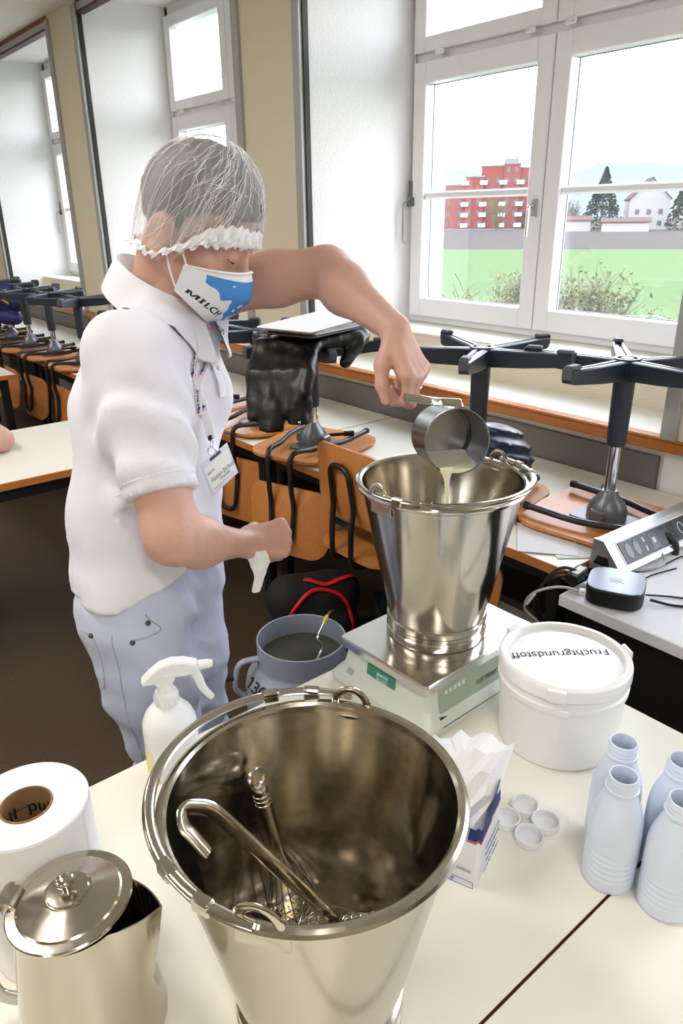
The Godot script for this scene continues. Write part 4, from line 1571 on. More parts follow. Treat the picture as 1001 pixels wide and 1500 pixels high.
func jug(at: Vector3) -> void:
	var t := thing("steel_jug", "polished steel pouring jug with a hinged lid in the left foreground", "jug", at, -.73)
	# +x is the spout
	var b := MB.new()
	var rings := []
	for q in [[.0, .0], [.079, .0], [.082, .003], [.0815, .012], [.074, .07], [.066, .14], [.061, .183], [.0615, .187], [.0595, .187], [.059, .180], [.072, .07], [.078, .01], [0, .006]]:
		var r := PackedVector3Array()
		for i in 72:
			var g := TAU * i / 72
			var a := absf(wrapf(g, -PI, PI))
			var lip: float = clampf(1.0 - a / .62, 0, 1) * smoothstep(.06, .187, q[1])
			var rr: float = q[0] + (.036 * pow(lip, 1.15) if q[0] > 0 else 0.0)
			r.append(V(cos(g) * rr, q[1] + .0 * lip, sin(g) * rr))
		rings.append(r)
	b.loft(rings, true, false, false)
	obj("jug_body", b, M.steel, t, 40)
	b = MB.new()
	var tilt := Transform3D(Basis(V(0, 0, 1), .05), V(-.002, .192, 0))
	b.lathe([Vector2(0, -.002), Vector2(.060, -.003), Vector2(.0655, -.001), Vector2(.066, .0015), Vector2(.0645, .003), Vector2(.055, .004), Vector2(.053, .0055), Vector2(.0255, .0135), Vector2(.0245, .0125), Vector2(.0225, .0125), Vector2(.021, .015), Vector2(0, .0175)], 72, tilt)
	var lid := obj("lid", b, M.steel, t, 20)
	b = MB.new()
	b.lathe([Vector2(.0045, .015), Vector2(.004, .021), Vector2(.005, .024), Vector2(.0095, .027), Vector2(.0105, .030), Vector2(.009, .033), Vector2(.004, .0345), Vector2(0, .0347)], 32, tilt)
	obj("knob", b, M.steel, lid, 60)
	b = MB.new()
	b.box(V(-.069, .193, 0), V(.022, .011, .030), .003)
	b.tube(pts([V(-.074, .191, -.018), V(-.074, .191, .018)]), .0055, 10)
	obj("hinge", b, M.steel, t)
	b = MB.new()
	b.tube(bent([V(-.066, .184, 0), V(-.118, .178, 0), V(-.128, .12, 0), V(-.112, .035, 0), V(-.078, .03, 0)], .03, 6), .011, 12, true, false, .4, V(0, 0, 1))
	obj("handle", b, M.brushed, t, 60)
	b = MB.new()
	b.box(V(-.093, .185, .0), V(.016, .012, .024), .003)
	obj("yellow_tape", b, M.yellow, t)

func milk_can() -> void:
	var t := thing("milk_can", "grey aluminium milk can with a numbered shoulder standing on the floor behind the table", "milk can", V(1.03, 0, -1.445))
	var y := .52
	var b := MB.new()
	b.lathe([Vector2(0, .004), Vector2(.15, .004), Vector2(.16, 0), Vector2(.165, .01), Vector2(.165, .375), Vector2(.159, .402), Vector2(.138, .432), Vector2(.129, .446), Vector2(.127, .456), Vector2(.127, y - .004), Vector2(.1265, y), Vector2(.1225, y), Vector2(.122, y - .004), Vector2(.122, .45), Vector2(.15, .40), Vector2(.158, .37), Vector2(.158, .02), Vector2(0, .02)], 64)
	obj("can_body", b, M.can_alu, t, 40)
	b = MB.new()
	b.lathe([Vector2(0, .458), Vector2(.1225, .458)], 48)
	obj("water", b, mat("murky_water", Color(.25, .25, .21), .08), t)
	b = MB.new()
	b.tube(bent([V(-.05, .45, .09), V(.03, .50, .060), V(.005, .545, .065), V(.115, .545, -.02), V(.15, .53, -.045)], .02, 5), .0042, 8)
	obj("bail_wire", b, M.chrome, t, 60)
	b = MB.new()
	b.tube(pts([V(.066, .545, .018), V(.098, .545, -.007)]), .0058, 8)
	obj("yellow_sleeve", b, M.yellow, t)
	# lug handle on the left
	var d := V(-.93, 0, -.36).normalized()
	b = MB.new()
	b.tube(bent([d * .125 + V(0, .475, 0), d * .185 + V(0, .475, 0), d * .20 + V(0, .385, 0), d * .16 + V(0, .355, 0)], .03, 5), .011, 10, true, false, .7)
	obj("lug_handle", b, M.can_alu, t, 60)
	b = MB.new()
	b.tube(pts([d * .19 + V(0, .425, 0), d * .25 + V(0, .425, -.02)]), .009, 8)
	obj("rubber_grip", b, M.rubber, t)
	b = MB.new()
	b.text("1368", .042, func(p: Vector3) -> Vector3:
		var g: float = 3.12 - p.x / .15
		var h := .410 + p.y * .70
		var r: float = remap(h, .402, .432, .159, .138) + .0015
		return V(cos(g) * (r + p.z), h, sin(g) * (r + p.z)), .0005, "Droid Sans", true)
	obj("painted_number", b, M.ink, t)

# ------------------------------------------------------------------ outside, seen through the panes
func outside() -> void:
	var gy := -2.4
	var fwd := V(.80, 0, -.60)
	var across := V(.60, 0, .80)
	var G := Basis(fwd, Vector3.UP, across)
	var grass := mat("grass", Color(0.306, 0.463, 0.17), .95); tone(grass, Color(.255, .305, .205), Color(.29, .345, .235), .02, Vector3.ONE * .2, 4)
	var soil := mat("soil", Color(0.306, 0.245, 0.218), .95); tone(soil, Color(.235, .217, .207), Color(.275, .255, .245), .03, Vector3(.3, .3, .3), 4)
	var hedge := mat("twig", Color(.33, .31, .25), .9)
	var b := MB.new()
	b.box(fwd * 60 + V(0, gy - .25, 0), V(160, .5, 260), 0, G); struct("ground", b, grass)
	b = MB.new(); b.box(fwd * 365 + V(0, gy - .22, 0), V(536, .5, 900), 0, G); struct("ground_field", b, soil)
	b = MB.new(); b.box(fwd * 24.2 + V(0, gy - .2, 0), V(2.6, .5, 90), 0, G); struct("ground_path", b, mat("gravel", Color(0.374, 0.374, 0.374), .95))
	b = MB.new(); b.box(fwd * 222 + V(0, gy - .1, 0), V(3, .6, 700), 0, G); struct("ground_road", b, M.gravel)
	# the red apartment house: stepped blocks with bays of balconies and windows
	var red := mat("red_render", Color(.385, .205, .19), .9)
	var pane := mat("dark_pane", Color(0.15, 0.17, 0.204), .3)
	var t := thing("apartment_building", "red apartment building with white balconies beyond the brown field", "building", V(.767, 0, -.642) * 232 + V(0, gy, 0))
	t.basis = Basis(V(.641, 0, .767), Vector3.UP, V(-.767, 0, .642))   # +z looks back at the school
	var blocks := [[-9.5, 0, 7, 11.5], [-3.8, 1.2, 5, 13.5], [1.0, 0, 6.4, 16.2], [6.2, 1.0, 4.4, 16.6], [10.6, 0, 4.6, 15.6]]
	for q in blocks:
		b = MB.new(); b.box(V(q[0], q[3] / 2, q[1]), V(q[2], q[3], 12), .05); var w := obj("wall", b, red, t)
		for fl in int(q[3] / 2.75):
			for s in [-1, 1]:
				b = MB.new(); b.box(V(q[0] + s * q[2] * .24, 1.6 + fl * 2.75, q[1] + 6.0), V(.95, 1.3, .12), .02); obj("window", b, pane, w)
		b = MB.new(); b.box(V(q[0], q[3] + .2, q[1]), V(q[2] + .3, .4, 12.3), .05); obj("roof", b, M.gravel, t)
	for bx in [-6.4, -1.4, 3.9, 8.5]:
		for fl in 5:
			b = MB.new(); b.box(V(bx, 1.1 + fl * 2.75, 7.0), V(1.9, 1.0, 1.5), .04); obj("balcony", b, M.white_plastic, t)
	b = MB.new(); b.box(V(6.0, 17.6, 0), V(4, 1.6, 4), .05); obj("roof_house", b, M.gravel, t)
	# houses to the right
	house("white gabled house with a brown roof beside the tall conifer", V(.872, 0, -.489) * 214 + V(0, gy, 0), 13.5, 7.0, 4.6, .62)
	house("small pale house left of the tall conifer", V(.812, 0, -.584) * 262 + V(0, gy, 0), 9.0, 4.6, 3.2, 1.5)
	house("pale house on the slope behind the white gabled house", V(.90, 0, -.436) * 285 + V(0, gy, 0), 16, 9.5, 4.0, .7)
	house("long low white shed in front of the conifer", V(.829, 0, -.559) * 192 + V(0, gy, 0), 8, 2.4, .8, 2.2)
	house("low turquoise and white shed in front of the gabled house", V(.862, 0, -.507) * 188 + V(0, gy, 0), 10, 2.0, .7, 2.1)
	# trees
	var needle := mat("needles", Color(.175, .21, .19), .9)
	conifer("tall dark conifer left of the white gabled house", V(.847, 0, -.531) * 206 + V(0, gy, 0), 14.5, 11.5, needle)
	conifer("dark conifer at the right edge of the window", V(.893, 0, -.450) * 200 + V(0, gy, 0), 15.5, 9.0, needle)
	conifer("dark conifer at the right end of the red building", V(.803, 0, -.596) * 215 + V(0, gy, 0), 14.0, 6.5, needle)
	bare_tree("bare grey tree between the conifer and the red building", V(.817, 0, -.577) * 219 + V(0, gy, 0), 8.5, 5)
	bare_tree("bare grey tree left of the tall conifer", V(.828, 0, -.561) * 225 + V(0, gy, 0), 7.5, 6)
	bare_tree("bare grey tree in front of the red building", V(.775, 0, -.632) * 206 + V(0, gy, 0), 8.0, 8)
	# low hills
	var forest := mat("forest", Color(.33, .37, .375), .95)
	var rings := []
	var hn := noise(.004, 3, 12)
	for i in 3:
		var r := PackedVector3Array()
		for j in 60:
			var a := -0.15 + 1.15 * j / 59.0
			var dirv := V(cos(a), 0, -sin(a))
			var hgt := 26.0 + 15.0 * hn.get_noise_2d(j * 22.0, 3.0) + 2.0 * hn.get_noise_2d(j * 400.0, 9.0) - 12.0 * smoothstep(.65, .95, a)
			r.append(dirv * [560.0, 660.0, 780.0][i] + V(0, [gy - 1.0, hgt * 1.2, hgt * 1.75][i], 0))
		rings.append(r)
	b = MB.new(); b.loft(rings, false)
	struct("hills", b, forest)
	# shrubs and a sapling near the school
	var leafy := mat("spring_leaf", Color(.35, .36, .25), .8)
	var places := [[.842, -.540, 20.0, 2.0, 3, "twiggy spring shrub in front of the right pane"], [.775, -.632, 21.0, 1.5, 4, "twiggy spring shrub low in the left pane"], [.752, -.659, 23.5, 1.2, 5, "small twiggy shrub beside the thin sapling"], [.80, -.60, 26.5, 1.7, 6, "pale twiggy shrub behind the window's meeting stiles"], [.885, -.466, 22.0, 1.1, 9, "low shrub at the right end of the window"]]
	for q in places:
		var s := thing("shrub", q[5], "shrub", V(q[0], 0, q[1]) * q[2] + V(0, gy, 0), 0, "shrubs along the path")
		var tw := MB.new(); var lf := MB.new()
		sprout(tw, lf, q[3] * 1.25, q[4], 64)
		obj("twigs", tw, hedge, s, 60)
		var l := obj("leaves", lf, leafy, s)
		l.set_meta("kind", "stuff")
	var sp := thing("sapling", "thin leaning sapling with bare twigs in the left pane", "tree", V(.741, 0, -.671) * 19.0 + V(0, gy, 0))
	b = MB.new()
	b.tube(curve([V(0, 0, 0), V(.05, .8, .05), V(.16, 1.5, .15), V(.30, 2.3, .26)], 5), PackedFloat32Array(range(16).map(func(i): return .035 - .0018 * i)), 6)
	obj("stem", b, hedge, sp)
	b = MB.new()
	var rg := RandomNumberGenerator.new(); rg.seed = 31
	for k in 22:
		var y := rg.randf_range(1.0, 2.3)
		var p := V(.05 + .1 * (y - .8), y, .05 + .09 * (y - .8))
		var e := p + V(rg.randf_range(-.5, .5), rg.randf_range(.1, .6), rg.randf_range(-.5, .5))
		b.tube(pts([p, p.lerp(e, .5) + V(0, .04, 0), e]), .011, 4)
	obj("twigs", b, hedge, sp)
	b = MB.new()
	var tape := []
	for k in 40: tape.append(V(.845, 0, -.535) * 26 + across * (k * .22 - .5) + V(0, gy + .75 + .18 * sin(k * .7) + .05 * sin(k * 2.1), 0))
	for q in ["grass", "soil", "twig", "gravel", "red_render", "needles", "forest", "spring_leaf", "house_wall", "house_roof"]: M[q].metallic_specular = 0.0
	b.tube(pts(tape), .035, 4, true, false, .3)
	tag(obj("barrier_tape", b, M.white_plastic, self), "wavy white tape strung across the meadow in the right pane", "tape")

func house(label: String, at: Vector3, w: float, hgt: float, roof: float, turn: float) -> void:
	var t := thing("house", label, "building", at, turn)
	var b := MB.new()
	b.box(V(0, hgt / 2, 0), V(w, hgt, w * .7), .05)
	for s in [-1, 1]: b.tri(V(s * w / 2, hgt, -w * .35), V(s * w / 2, hgt, w * .35), V(s * w / 2, hgt + roof, 0))
	var wl := obj("wall", b, mat("house_wall", Color(.47, .46, .45), .9) if not M.has("house_wall") else M.house_wall, t)
	b = MB.new()
	for s in [-1, 1]:
		var n := V(0, w * .35, s * roof).normalized()
		var c := V(0, hgt + roof / 2 + .1, s * w * .18)
		b.box(c, V(w + .8, .25, sqrt(roof * roof + w * w * .1225) + .6), .03, Basis(V(1, 0, 0), n, V(1, 0, 0).cross(n)))
	obj("roof", b, mat("house_roof", Color(.29, .235, .225), .9) if not M.has("house_roof") else M.house_roof, t)
	if hgt < 3: return
	for fl in int(hgt / 2.6):
		for k in 3:
			for s in [-1, 1]:
				b = MB.new(); b.box(V(w * (.3 * (k - 1)), 1.5 + fl * 2.6, s * w * .351), V(1.0, 1.2, .1), .02); obj("window", b, M.dark_pane, wl)
				b = MB.new(); b.box(V(s * w * .501, 1.5 + fl * 2.6, w * .2 * (k - 1)), V(.1, 1.2, 1.0), .02); obj("window", b, M.dark_pane, wl)

func conifer(label: String, at: Vector3, hgt: float, wid: float, m: Material) -> void:
	var t := thing("conifer", label, "tree", at)
	var b := MB.new()
	b.tube(pts([V(0, 0, 0), V(0, hgt * .95, 0)]), [hgt * .022, .02], 7)
	obj("trunk", b, M.twig, t)
	b = MB.new()
	var rg := RandomNumberGenerator.new(); rg.seed = int(at.x * 7)
	for k in 1300:
		var f := pow(rg.randf(), .75)
		var y := hgt * (.06 + .92 * f)
		var r := wid * .5 * (1.0 - f) * rg.randf_range(.45, 1.1) + .1
		var g := rg.randf() * TAU
		var c := V(cos(g) * r, y - r * .25, sin(g) * r)
		var d := V(cos(g), -.35, sin(g)) * rg.randf_range(.5, 1.0)
		var s := V(-sin(g), rg.randf_range(-.3, .3), cos(g)) * rg.randf_range(.25, .5)
		b.tri(c - d * .5 - s, c + d * .6, c - d * .5 + s)
		b.tri(c - d * .3 + V(0, .35, 0), c + d * .5, c - d * .3 - V(0, .3, 0))
	var l := obj("needles", b, m, t)
	l.set_meta("kind", "stuff")

func bare_tree(label: String, at: Vector3, hgt: float, sd: int) -> void:
	var t := thing("bare_tree", label, "tree", at)
	var b := MB.new()
	b.tube(pts([V(0, 0, 0), V(.1, hgt * .6, 0), V(0, hgt, .1)]), [.2, .12, .03], 6)
	obj("trunk", b, M.twig, t)
	b = MB.new()
	var lf := MB.new()
	sprout(b, lf, hgt, sd, 40)
	obj("branches", b, M.twig, t, 60)

# twigs fanning out from the ground, with a few small leaves
func sprout(tw: MB, lf: MB, hgt: float, sd: int, n: int) -> void:
	var rg := RandomNumberGenerator.new(); rg.seed = sd
	for k in n:
		var g := rg.randf() * TAU
		var lean := rg.randf_range(.1, .62)
		var e := V(cos(g) * lean, 1.0, sin(g) * lean) * hgt * rg.randf_range(.6, 1.0)
		var m := e * .5 + V(rg.randf_range(-.1, .1), .06, rg.randf_range(-.1, .1)) * hgt
		tw.tube(pts([V(0, 0, 0), m, e]), [.012 * hgt, .008 * hgt, .003 * hgt], 4, false)
		for j in 5:
			var p := m.lerp(e, rg.randf())
			var q := p + V(rg.randf_range(-.25, .25), rg.randf_range(.0, .3), rg.randf_range(-.25, .25)) * hgt
			tw.tube(pts([p, q]), [.005 * hgt, .002 * hgt], 3, false)
			for i in 5:
				var c := p.lerp(q, rg.randf()) + V(rg.randf_range(-.04, .04), rg.randf_range(-.04, .04), rg.randf_range(-.04, .04)) * hgt
				var x := V(rg.randf_range(-1, 1), rg.randf_range(-1, 1), rg.randf_range(-1, 1)).normalized() * .024 * hgt
				var y := x.cross(V(rg.randf_range(-1, 1), rg.randf_range(-1, 1), rg.randf_range(-1, 1))).normalized() * .016 * hgt
				lf.tri(c - x, c + y, c + x); lf.tri(c - x, c - y, c + x)

# ------------------------------------------------------------------ people
const F := Vector3(.571, 0, .821)
const RT := Vector3(-.821, 0, .571)

# a hand: w wrist, dr towards the knuckles, lat towards the thumb, nd out of the back; curl per finger in degrees
func hand(s: SDF, w: Vector3, dr: Vector3, lat: Vector3, nd: Vector3, curls: Array, thumb: Array, spread := 1.0) -> Array:
	var tips := []
	var base := [[.027, .088, [.044, .026, .022], .0098], [.009, .092, [.047, .030, .023], .0100], [-.010, .087, [.043, .028, .023], .0094], [-.027, .078, [.034, .021, .020], .0084]]
	for i in 4:
		var q = base[i]
		var k: Vector3 = w + dr * q[1] + lat * q[0] * spread + nd * .004
		s.bone(w + lat * q[0] * .55 + dr * .012, k, .0155, .0118)
		s.bone(w + lat * q[0] * .55 - nd * .008 + dr * .015, k - dr * .012 - nd * .010, .013, .010)
		s.bone(k, k, .0118, .0118)
		var a := 0.0
		var p := k
		var r: float = q[3]
		var row := [k]
		for j in 3:
			a += deg_to_rad(curls[i][j])
			var e := dr * cos(a) - nd * sin(a)
			var n: Vector3 = p + e * q[2][j]
			s.bone(p, n, r, r - .0012)
			r -= .0010
			p = n
			row.append(p)
		tips.append(row)
	var p: Vector3 = w + dr * .022 + lat * .022 - nd * .006
	var r := .0150
	for j in 3:
		var t: Vector3 = thumb[j]
		var n: Vector3 = p + (dr * t.x + lat * t.y + nd * t.z).normalized() * [.042, .034, .028][j]
		s.bone(p, n, r, r - .0022)
		r -= .0022
		p = n
		tips.append(p)
	# heel of the hand and wrist
	s.bone(w, w + dr * .03 - lat * .012 - nd * .006, .021, .018)
	return tips

func people() -> void:
	standing_man()
	seated_person()

func standing_man() -> void:
	var skin := mat("skin", Color(.80, .625, .555), .5)
	relief(skin, .05, Vector3.ONE * 9.0, .12)
	skin.subsurf_scatter_enabled = true
	skin.subsurf_scatter_strength = .06
	var cotton := mat("cotton", Color(.90, .90, .935), .9); relief(cotton, .08, Vector3.ONE * 14.0, .18)
	var denim := mat("pale_jeans", Color(.76, .79, .88), .9); relief(denim, .08, Vector3.ONE * 16.0, .2)
	var t := thing("person", "man in a white polo shirt, hair net and printed face mask pouring milk", "person", V(.53, 0, -1.27))
	var n1 := noise(4.5, 3, 8)
	var pel := V(.53, .94, -1.25); var wai := V(.552, 1.12, -1.268); var che := V(.592, 1.29, -1.285); var upp := V(.630, 1.388, -1.308)
	var shR := V(.510, 1.405, -1.180); var elR := V(.478, 1.134, -1.025); var wrR := V(.650, 1.046, -1.092)
	var shL := V(.803, 1.486, -1.378); var elL := V(.930, 1.520, -1.172); var wrL := V(.895, 1.436, -.940)
	var nb := V(.650, 1.492, -1.318); var ho := V(.689, 1.592, -1.255)
	var hipR := V(.462, .90, -1.200); var hipL := V(.60, .90, -1.298)
	var knR := V(.505, .50, -1.200); var knL := V(.605, .50, -1.275)
	var anR := V(.475, .09, -1.235); var anL := V(.585, .09, -1.325)
	# ---- body
	var b := MB.new()
	var s := SDF.new(V(.36, .02, -1.46), V(1.0, 1.62, -.84), .0095, 85)
	for q in [-.07, .07]:
		var w: Vector3 = RT * q
		s.bone(pel + w * .9, wai + w * .85, .082, .082)
		s.bone(wai + w * .85, che + w, .09, .095)
		s.bone(che + w, upp + w * .8, .095, .075)
	s.bone(upp, shR, .06, .050); s.bone(upp, shL, .06, .050)
	s.bone(shR, shR.lerp(elR, .5), .058, .056); s.bone(shR.lerp(elR, .5), elR, .054, .043)
	var fm := elR.lerp(wrR, .35) + V(0, -.006, 0)
	s.bone(elR, fm, .041, .040); s.bone(fm, wrR, .040, .025)
	s.bone(shL, shL.lerp(elL, .55), .055, .050); s.bone(shL.lerp(elL, .55), elL, .050, .043)
	fm = elL.lerp(wrL, .30) + V(0, -.004, 0)
	s.bone(elL, fm, .042, .043); s.bone(fm, wrL, .043, .026)
	s.bone(nb - V(0, .02, 0), ho + V(-.012, -.03, -.015), .062, .058)
	s.bone(hipR, knR, .075, .05); s.bone(hipL, knL, .075, .05)
	s.bone(knR, anR, .05, .035); s.bone(knL, anL, .05, .035)
	s.bone(anR, anR + F * .1 - V(0, .045, 0), .035, .025); s.bone(anL, anL + F * .1 - V(0, .045, 0), .035, .025)
	s.close()
	s.mesh_into(b)
	# ---- right hand, loosely closed
	s = SDF.new(wrR + V(-.09, -.12, -.13), wrR + V(.15, .10, .10), .0026, 330)
	var dr := V(.93, -.12, .10).normalized()
	var lat := V(.25, .70, -.62); lat = (lat - dr * lat.dot(dr)).normalized()
	var nd := dr.cross(lat)
	s.bone(elR.lerp(wrR, .75), wrR, .029, .025)
	s.bone(wrR, wrR + dr * .02, .025, .021)
	hand(s, wrR, dr, lat, nd, [[58, 80, 40], [66, 84, 45], [72, 86, 45], [78, 88, 45]], [V(.6, .35, -.6), V(.8, -.2, -.6), V(.7, -.6, -.5)])
	s.close(); s.mesh_into(b)
	# ---- left hand round the handle of the pot
	s = SDF.new(wrL + V(-.10, -.17, -.09), wrL + V(.13, .07, .15), .0026, 330)
	dr = V(.05, -.83, .52).normalized()
	lat = V(-.88, -.05, .25); lat = (lat - dr * lat.dot(dr)).normalized()
	nd = lat.cross(dr)
	s.bone(elL.lerp(wrL, .75), wrL, .029, .025)
	s.bone(wrL, wrL + dr * .02, .025, .021)
	var tips := hand(s, wrL, dr, lat, nd, [[32, 82, 60], [38, 84, 60], [44, 84, 60], [50, 84, 60]], [V(.75, .55, -.45), V(.92, .20, -.35), V(.95, -.05, -.2)])
	s.close(); s.mesh_into(b)
	# ---- head, in axes: x to his left, y up, z out of the face
	var fh := V(.652, 0, .759)
	var P := deg_to_rad(28)
	var ef := fh * cos(P) - Vector3.UP * sin(P)
	var eu := Vector3.UP * cos(P) + fh * sin(P)
	var HT := Transform3D(Basis(eu.cross(ef), eu, ef), ho)
	s = SDF.new(V(-.11, -.15, -.13), V(.11, .16, .15), .0034, 190)
	s.egg(V(0, .048, -.002), V(.077, .090, .099))
	s.egg(V(0, -.02, .040), V(.062, .082, .056))
	s.bone(V(-.046, -.055, .015), V(-.018, -.098, .078), .022, .018)
	s.bone(V(.046, -.055, .015), V(.018, -.098, .078), .022, .018)
	s.bone(V(0, -.098, .080), V(0, -.094, .080), .019, .019)
	s.bone(V(0, .014, .096), V(0, -.032, .117), .008, .011)
	for q in [-1, 1]:
		s.bone(V(q * .012, .026, .092), V(q * .046, .024, .078), .011, .010)
		s.bone(V(q * .034, .004, .080), V(q * .030, .004, .081), .0135, .0135)
		s.bone(V(q * .046, -.024, .060), V(q * .030, -.03, .072), .015, .014)
		s.bone(V(q * .011, -.036, .108), V(q * .011, -.036, .108), .008, .008)
		# ear
		s.egg(V(q * .085, -.014, -.024), V(.0085, .029, .018), Basis(Vector3.UP, q * .35))
		for k in 11:
			var g0 := -2.6 + k * .5
			var g1 := g0 + .5
			s.bone(V(q * (.090 - .004 * cos(g0)), -.012 + sin(g0) * .031, -.026 - cos(g0) * .018), V(q * (.090 - .004 * cos(g1)), -.012 + sin(g1) * .031, -.026 - cos(g1) * .018), .0042, .0042)
		s.bone(V(q * .082, -.041, -.016), V(q * .081, -.032, -.010), .006, .005)
	s.bone(V(0, -.055, -.025), HT.affine_inverse() * nb, .060, .060)
	s.close(); s.mesh_into(b, HT)
	obj("body", b, skin, t, 75, true)
	# ---- short dark hair
	s = SDF.new(V(-.12, -.09, -.135), V(.12, .18, .13), .0045, 220)
	s.egg(V(0, .056, -.004), V(.0850, .1020, .1110))
	s.close()
	var hn := noise(60.0, 2, 3)
	s.change(func(p: Vector3, v: float) -> float: return v + .004 * hn.get_noise_3d(p.x, p.y * .4, p.z))
	s.cut(func(p: Vector3) -> float: return maxf((.016 + .60 * p.z + (.02 if absf(p.x) > .06 and p.z > .0 else 0.0)) - p.y, -1.0))
	b = MB.new(); s.mesh_into(b, HT)
	obj("hair", b, mat("hair", Color(.075, .058, .05), .6), t, 75, true)
	b = MB.new()
	for q in [-1, 1]: 
		b = MB.new()
		b.tube(curve([HT * V(q * .010, .028, .1035), HT * V(q * .028, .034, .1005), HT * V(q * .050, .026, .085)], 6), PackedFloat32Array([.003, .0034, .0036, .0038, .004, .004, .004, .0038, .0034, .003, .0026, .002, .0015]), 6, true, false, .7)
		obj("eyebrow", b, M.hair, t, 60, true)
		b = MB.new()
		b.tube(curve([HT * V(q * .018, .000, .0935), HT * V(q * .033, -.004, .0945), HT * V(q * .047, .001, .087)], 6), .0012, 5)
		obj("eyelash", b, M.hair, t, 60, true)
	hair_net(t, HT)
	face_mask(t, HT)
	# ---- polo shirt
	s = SDF.new(V(.27, .90, -1.54), V(.98, 1.58, -.98), .0082, 75)
	for q in [-.07, .07]:
		var w: Vector3 = RT * q
		s.bone(pel + w * 1.05 - V(0, .02, 0), wai + w, .116, .106)
		s.bone(wai + w, che + w * 1.05 + V(0, .0, 0), .106, .108)
		s.bone(che + w * 1.05, upp + w * .9, .108, .078)
	s.bone(wai - F * .015, che - F * .025, .12, .115)
	s.bone(upp, shR, .070, .070); s.bone(upp, upp.lerp(shL, .6), .070, .056)
	var cuR := shR.lerp(elR, .80)
	s.bone(shR, shR.lerp(elR, .45), .070, .067); s.bone(shR.lerp(elR, .45), cuR, .067, .061)
	s.bone(shR.lerp(che, .35), shR.lerp(elR, .25), .07, .066)
	s.close()
	var aR := (elR - shR).normalized()
	var aL := (elL - shL).normalized()
	var LR := shR.distance_to(elR)
	var fold := noise(5.0, 1, 21)
	s.change(func(p: Vector3, v: float) -> float:
		var q := p - shR
		var al := q.dot(aR) / LR
		var off := (q - aR * q.dot(aR)).length()
		var sl := smoothstep(.12, .08, off) * smoothstep(-.1, .15, al)
		var tor := 1.0 - sl
		var c := p - che
		var lx := c.dot(RT)
		var lz := c.dot(F)
		# soft vertical drape low down, diagonal pulls towards the raised arm, rings on the sleeve
		var w := .009 * fold.get_noise_3d(lx * 1.8 + p.y * .5, p.y * .55, lz * 1.8) * tor
		w += .0060 * sin(lx * 34.0 + lz * 20.0 - c.y * 26.0) * smoothstep(.10, -.02, absf(c.y + .02) - .12) * smoothstep(-.02, .10, lz) * tor
		w += .0018 * sin((p.y - 1.0) * 70.0 + lx * 18.0 + 2.0 * n1.get_noise_3d(p.x, p.y, p.z)) * smoothstep(1.16, 1.06, p.y) * smoothstep(.96, 1.02, p.y) * .7
		w += sl * (.0050 * sin(al * 17.0 + q.dot(RT) * 42.0 + 1.5 * n1.get_noise_3d(p.x * 2, p.y, p.z)) * smoothstep(.05, .3, al) * smoothstep(.80, .62, al) + .004 * fold.get_noise_3d(p.x * 2, p.y, p.z * 2))
		# cuff band
		w += sl * (.0020 if al > .705 and al < .715 else 0.0)
		return v + w)
	s.cut(func(p: Vector3) -> float:
		var q := p - shR
		var al := q.dot(aR) / LR
		if al > .5 and (q - aR * q.dot(aR)).length() < .10: return (al - .775) * LR
		q = p - shL
		al = q.dot(aL) / .29
		if al > .1 and (q - aL * q.dot(aL)).length() < .12: return (al - .28) * .29
		# hem, a little longer at the back; open side vent
		var hem := .966 + .014 * smoothstep(.0, -.10, (p - pel).dot(F)) + .040 * smoothstep(.0, .13, (p - pel).dot(F))
		# neck opening
		var k := p - nb
		var top := k.y + .50 * k.dot(F) + .012
		var ne := -1.0
		if Vector2(k.x, k.z).length() < .088 and k.y > -.10: ne = (k.y + .58 * k.dot(F) + .008) * .9
		return maxf(hem - p.y, ne))
	b = MB.new(); s.mesh_into(b)
	var shirt := obj("polo_shirt", b, cotton, t, 60, true)
	var shirt_field := s
	# cuff hem line, side vent seam, shoulder seam
	b = MB.new()
	var cc := shR.lerp(elR, .70)
	var cx := aR.cross(V(0, 0, 1)).normalized(); var cz := aR.cross(cx)
	var path := PackedVector3Array()
	for k in 40:
		var g := TAU * k / 40
		path.append(s.hit(cc + (cx * cos(g) + cz * sin(g)) * .12, -(cx * cos(g) + cz * sin(g)), .0004))
	b.tube(path, .0011, 5, false, true)
	obj("cuff_seam", b, cotton, shirt, 70, true)
	b = MB.new()
	path = PackedVector3Array()
	for p in curve([V(.405, .985, -1.26), V(.41, 1.03, -1.26), V(.41, 1.09, -1.27)], 6): path.append(s.hit(p + RT * .14, -RT, .0005))
	b.tube(path, .0013, 5)
	obj("side_seam", b, cotton, shirt, 70, true)
	b = MB.new()
	path = PackedVector3Array()
	for p in curve([nb + RT * .075 + V(0, .2, 0), nb + RT * .12 + V(0, .2, 0) - F * .01, shR + V(0, .2, 0) + F * -.005], 6): path.append(s.hit(p, V(0, -1, 0), .0004))
	b.tube(path, .0011, 5)
	obj("shoulder_seam", b, cotton, shirt, 70, true)
	collar_and_placket(t, shirt, s, nb, cotton)
	lanyard(t, s, nb, che)
	# ---- jeans
	s = SDF.new(V(.28, .05, -1.50), V(.80, 1.02, -1.02), .0095, 80)
	for q in [-.06, .06]: s.bone(pel + RT * q * 1.1 + V(0, .0, 0), pel + RT * q + V(0, .06, 0), .108, .10)
	s.bone(pel - F * .04 - V(0, .03, 0), pel - F * .045, .105, .10)
	s.bone(hipR, hipR.lerp(knR, .4), .096, .088); s.bone(hipL, hipL.lerp(knL, .4), .096, .088)
	s.bone(hipR.lerp(knR, .4), knR, .088, .068); s.bone(hipL.lerp(knL, .4), knL, .088, .068)
	s.bone(knR, anR, .062, .056); s.bone(knL, anL, .062, .056)
	s.close()
	var jn := noise(8.0, 2, 5)
